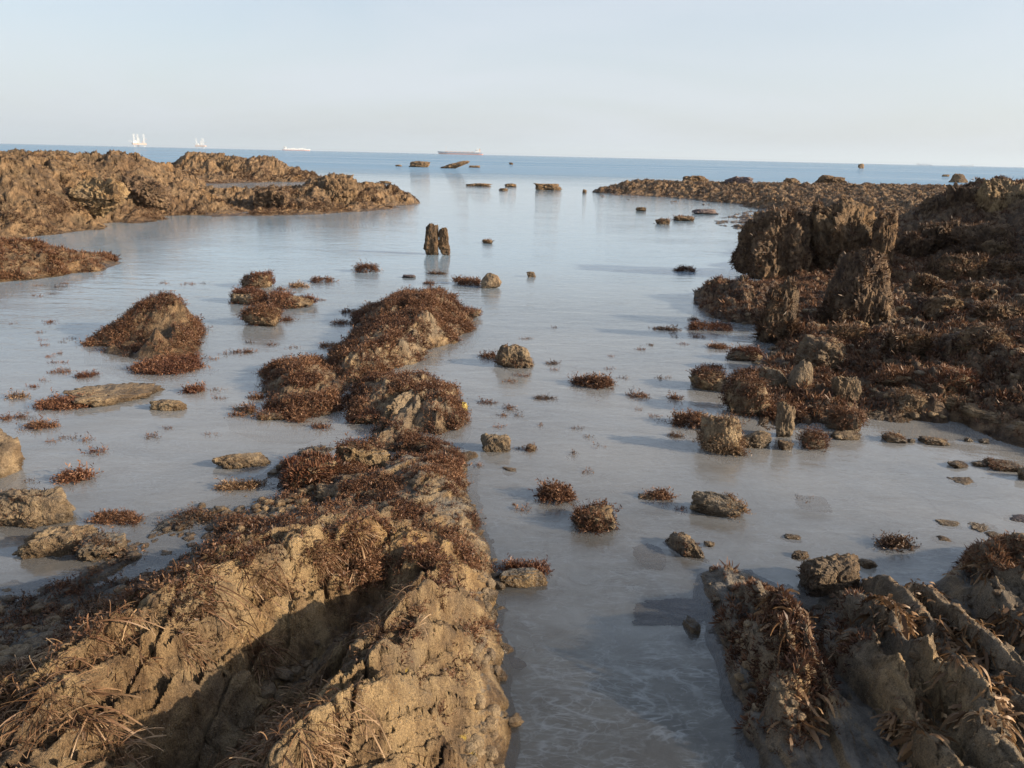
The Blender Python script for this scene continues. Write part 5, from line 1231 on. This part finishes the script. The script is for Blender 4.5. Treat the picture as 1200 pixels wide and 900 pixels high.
class MB:
    def __init__(self): self.V, self.Q = [], []
    def box(self, x0, x1, y0, y1, z0, z1, tx=0.0):
        n = len(self.V)
        self.V += [(x0, y0, z0), (x1, y0, z0), (x1, y1, z0), (x0, y1, z0), (x0 + tx, y0, z1), (x1 - tx, y0, z1), (x1 - tx, y1, z1), (x0 + tx, y1, z1)]
        self.Q += [[i + n for i in f] for f in ((0, 3, 2, 1), (4, 5, 6, 7), (0, 1, 5, 4), (1, 2, 6, 5), (2, 3, 7, 6), (3, 0, 4, 7))]; return self
    def bar(self, a, b, r):
        a, b = np.array(a, float), np.array(b, float); d = b - a; d /= np.linalg.norm(d)
        s = np.cross(d, [0, 0, 1.0] if abs(d[2]) < .9 else [1.0, 0, 0]); s /= np.linalg.norm(s); t = np.cross(d, s); n = len(self.V)
        for p in (a, b):
            for k in range(6):
                q = p + r * (math.cos(k * math.pi / 3) * s + math.sin(k * math.pi / 3) * t); self.V.append(tuple(q))
        self.Q += [[n + k, n + (k + 1) % 6, n + 6 + (k + 1) % 6, n + 6 + k] for k in range(6)]; return self
    def hull(self, L, Bm, z0, z1, rake=.06, bow=1):
        """plan with a pointed bow and rounded stern; bow=+1 points to +x"""
        st = [(-.5, .35), (-.47, .8), (-.40, 1), (.30, 1), (.40, .72), (.46, .35), (.5, .03)]
        n = len(self.V)
        for z, k in ((z0, 0.0), ((z0 + z1) / 2, .45), (z1, 1.0)):
            for side in (1, -1):
                for x, w in st:
                    sheer = (z1 - z0) * .28 * max(0, x - .30) / .2 * k
                    self.V.append((bow * (x * L * (1 + rake * k * (x > .3))), side * w * Bm / 2 * (.85 + .15 * k), z + sheer))
        m = len(st)
        for lv in range(2):
            for side in range(2):
                for i in range(m - 1):
                    a = n + lv * 2 * m + side * m + i; b2 = a + 2 * m
                    self.Q.append([a, a + 1, b2 + 1, b2] if side else [a, b2, b2 + 1, a + 1])
        top = n + 4 * m
        for i in range(m - 1): self.Q.append([top + i, top + i + 1, top + m + i + 1, top + m + i])
        for lv in range(2):
            for i in (0, m - 1):
                a = n + lv * 2 * m + i; self.Q.append([a, a + m, a + 3 * m, a + 2 * m])
        return self
    def build(self, name, mat, parent, rot, loc):
        V = np.array(self.V, float); c, s = math.cos(rot), math.sin(rot)
        V[:, :2] = V[:, :2] @ np.array([[c, s], [-s, c]])
        return mesh_np(name, V, self.Q, mat, smooth_sh=False, parent=parent)

def empty(name, loc, label, cat, group=None):
    e = bpy.data.objects.new(name, None); COL.objects.link(e); e.location = tuple(loc); e.empty_display_size = 1
    return tag(e, label, cat, group)

def ship(name, u, dist, L, bow, label, cat, hullm, stripe, cargo, group=None, slim=1.0):
    p = far(u, dist); e = empty(name, p, label, cat, group)
    rot = -math.atan2(p[0], p[1]) + .04
    H = L * .052 * slim; Bm = L * .15
    MB().hull(L, Bm, -2, H * .38, 0, bow).build('hull_bottom', stripe, e, rot, p)
    MB().hull(L, Bm * 1.01, H * .38 + .05, H, .05, bow).build('hull', hullm, e, rot, p)
    sx = -bow * L * .37
    MB().box(sx - L * .05, sx + L * .05, -Bm * .42, Bm * .42, H + .03, H + L * .030).box(sx - L * .04, sx + L * .04, -Bm * .38, Bm * .38, H + L * .030 + .02, H + L * .055).box(sx - L * .032, sx + L * .034, -Bm * .5, Bm * .5, H + L * .055 + .02, H + L * .072).build('superstructure', M_WHITE, e, rot, p)
    MB().box(sx - bow * L * .055 - L * .012, sx - bow * L * .055 + L * .012, -Bm * .12, Bm * .12, H + .03, H + L * .085, L * .002).build('funnel', M_ORANGE, e, rot, p)
    MB().bar((sx, 0, H + L * .07), (sx, 0, H + L * .115), L * .0035).build('mast', M_WHITE, e, rot, p)
    d = MB()
    for k in range(7):
        x = -bow * L * .26 + bow * L * .095 * k
        if cargo == 'tank': d.box(x - L * .035, x + L * .035, -Bm * .33, Bm * .33, H + .05, H + L * .014, L * .006)
        else: d.box(x - L * .04, x + L * .04, -Bm * .36, Bm * .36, H + .05, H + L * (.018 + .012 * (k % 3)))
    d.build('deck_cargo', M_ORANGE if cargo == 'tank' else M_WHITE, e, rot, p)
    MB().bar((bow * L * .33, 0, H), (bow * L * .33, 0, H + L * .13), L * .004).bar((bow * L * .33 - L * .02, 0, H + L * .10), (bow * L * .33 + L * .02, 0, H + L * .10), L * .003).build('foremast', M_WHITE, e, rot, p)
    return e
ship('tanker', 540, 3600, 196, -1, 'long white and grey tanker on the horizon behind the stepped rock', 'tanker', M_HULL, M_RED, 'tank')
ship('cargo_ship', 347, 5200, 165, 1, 'smaller pale cargo ship on the horizon behind the left reef', 'cargo ship', M_WHITE, M_RED, 'box')
ship('cargo_ship', 1083, 9500, 150, 1, 'barely visible ship far on the right horizon', 'cargo ship', M_WHITE, M_HULL, 'box', slim=.8)
ship('cargo_ship', 1133, 11000, 150, -1, 'faintest ship at the far right of the horizon', 'cargo ship', M_WHITE, M_HULL, 'tank', slim=.7)

def rig(u, dist, S, label, turn):
    p = far(u, dist); e = empty('drilling_rig', p, label, 'drilling rig', 'drilling rigs on the left horizon')
    rot = -math.atan2(p[0], p[1]) + turn
    zb, zt = S * .16, S * .30
    hull = MB(); n = 0
    pts = [(-.5, -.42), (.5, -.42), (.5, .1), (.12, .5), (-.12, .5), (-.5, .1)]
    for z in (zb, zt): hull.V += [(x * S, y * S, z) for x, y in pts]
    hull.Q += [[k, (k + 1) % 6, 6 + (k + 1) % 6, 6 + k] for k in range(6)] + [[0, 3, 2, 1], [0, 5, 4, 3], [6, 7, 8, 9], [6, 9, 10, 11]]
    hull.build('platform', M_ORANGE, e, rot, p)
    for (lx, ly) in ((-.36, -.28), (.36, -.28), (0, .36)):
        m = MB(); w = S * .05; top = S * .98
        cs = [(lx * S - w, ly * S - w), (lx * S + w, ly * S - w), (lx * S, ly * S + w)]
        for c in cs: m.bar((c[0], c[1], -3), (c[0], c[1], top), S * .011)
        for k in range(12):
            z0, z1 = top * k / 12, top * (k + 1) / 12
            for a in range(3):
                c, d = cs[a], cs[(a + 1) % 3]; m.bar((c[0], c[1], z0), (d[0], d[1], z1), S * .006)
        m.build('leg', M_WHITE, e, rot, p)
    d = MB()
    for (x, y) in ((-1, -1), (1, -1), (1, 1), (-1, 1)): d.bar((S * (.0 + .06 * x), S * (-.15 + .06 * y), zt), (S * .015 * x, S * (-.15 + .015 * y), S * .72), S * .010)
    for k in range(5):
        z = zt + (S * .72 - zt) * k / 5; w = .06 - .045 * k / 5
        d.bar((-S * w, -S * (.15 + w), z), (S * w, -S * (.15 + w), z), S * .006)
    d.build('derrick', M_WHITE, e, rot, p)
    MB().box(-.46 * S, -.16 * S, -.36 * S, -.02 * S, zt + .1, zt + S * .10).box(-.42 * S, -.2 * S, -.32 * S, -.08 * S, zt + S * .10 + .1, zt + S * .17).build('living_quarters', M_WHITE, e, rot, p)
    MB().box(-.80 * S, -.50 * S, -.34 * S, -.06 * S, zt + S * .12, zt + S * .14).bar((-.52 * S, -.2 * S, zt), (-.6 * S, -.2 * S, zt + S * .12), S * .02).build('helideck', M_WHITE, e, rot, p)
    MB().bar((.3 * S, 0, zt), (.3 * S, 0, zt + S * .14), S * .02).bar((.3 * S, 0, zt + S * .14), (.62 * S, -.05 * S, zt + S * .34), S * .012).build('crane', M_ORANGE, e, rot, p)
rig(163, 4300, 60, 'larger pale jack-up drilling rig, leftmost on the horizon', .15)
rig(236, 5100, 56, 'smaller pale jack-up drilling rig above the highest rock of the left reef', -.3)

# shell grit and rubble on the reef flats
def rubble(name, V, Q, count, size, wfn, label, seed):
    r = np.random.default_rng(seed); tr = tri_of(Q)
    A, Bb, C = V[tr[:, 0]], V[tr[:, 1]], V[tr[:, 2]]
    N = np.cross(Bb - A, C - A); w = np.linalg.norm(N, axis=1) * np.clip(wfn((A + Bb + C) / 3, N), 0, None)
    idx = r.choice(len(tr), size=count, p=w / w.sum()); P = (A + Bb + C)[idx] / 3
    shp = [boulder_shape(900 + k, (1.0, .8, .55), 2, rough=.2) for k in range(6)]
    Vs, Fs, n = [], [], 0
    for k in range(count):
        sv, sf = shp[k % 6]; s = size[0] + (size[1] - size[0]) * r.random() ** 3; a = r.uniform(0, 6.28)
        R = np.array([[math.cos(a), -math.sin(a), 0], [math.sin(a), math.cos(a), 0], [0, 0, 1]])
        Vs.append(sv @ R.T * s + P[k]); Fs.append(sf + n); n += len(sv)
    o = mesh_np(name, np.concatenate(Vs), np.concatenate(Fs), M_STONE); tag(o, label, 'rubble', kind='stuff')
rubble('rubble', R3V, R3Q, 1500, (.015, .10), lambda P, N: (P[:, 2] > -.07) * (P[:, 2] < .4) * (P[:, 1] < 8) * (.15 + patchy(P, 2)), 'loose stones strewn over the front of the right reef', 31)
rubble('rubble', LFV, LFQ, 2600, (.005, .07), lambda P, N: (P[:, 2] > -.07) * (P[:, 2] < .14) * (.1 + patchy(P, 3)), 'loose grit and small stones on the left foreground flats', 32)
rubble('rubble', RFV, RFQ, 1400, (.005, .045), lambda P, N: (P[:, 2] > -.07) * (P[:, 2] < .2) * (.1 + patchy(P, 3)), 'loose grit and shells between the right rock ribs', 33)
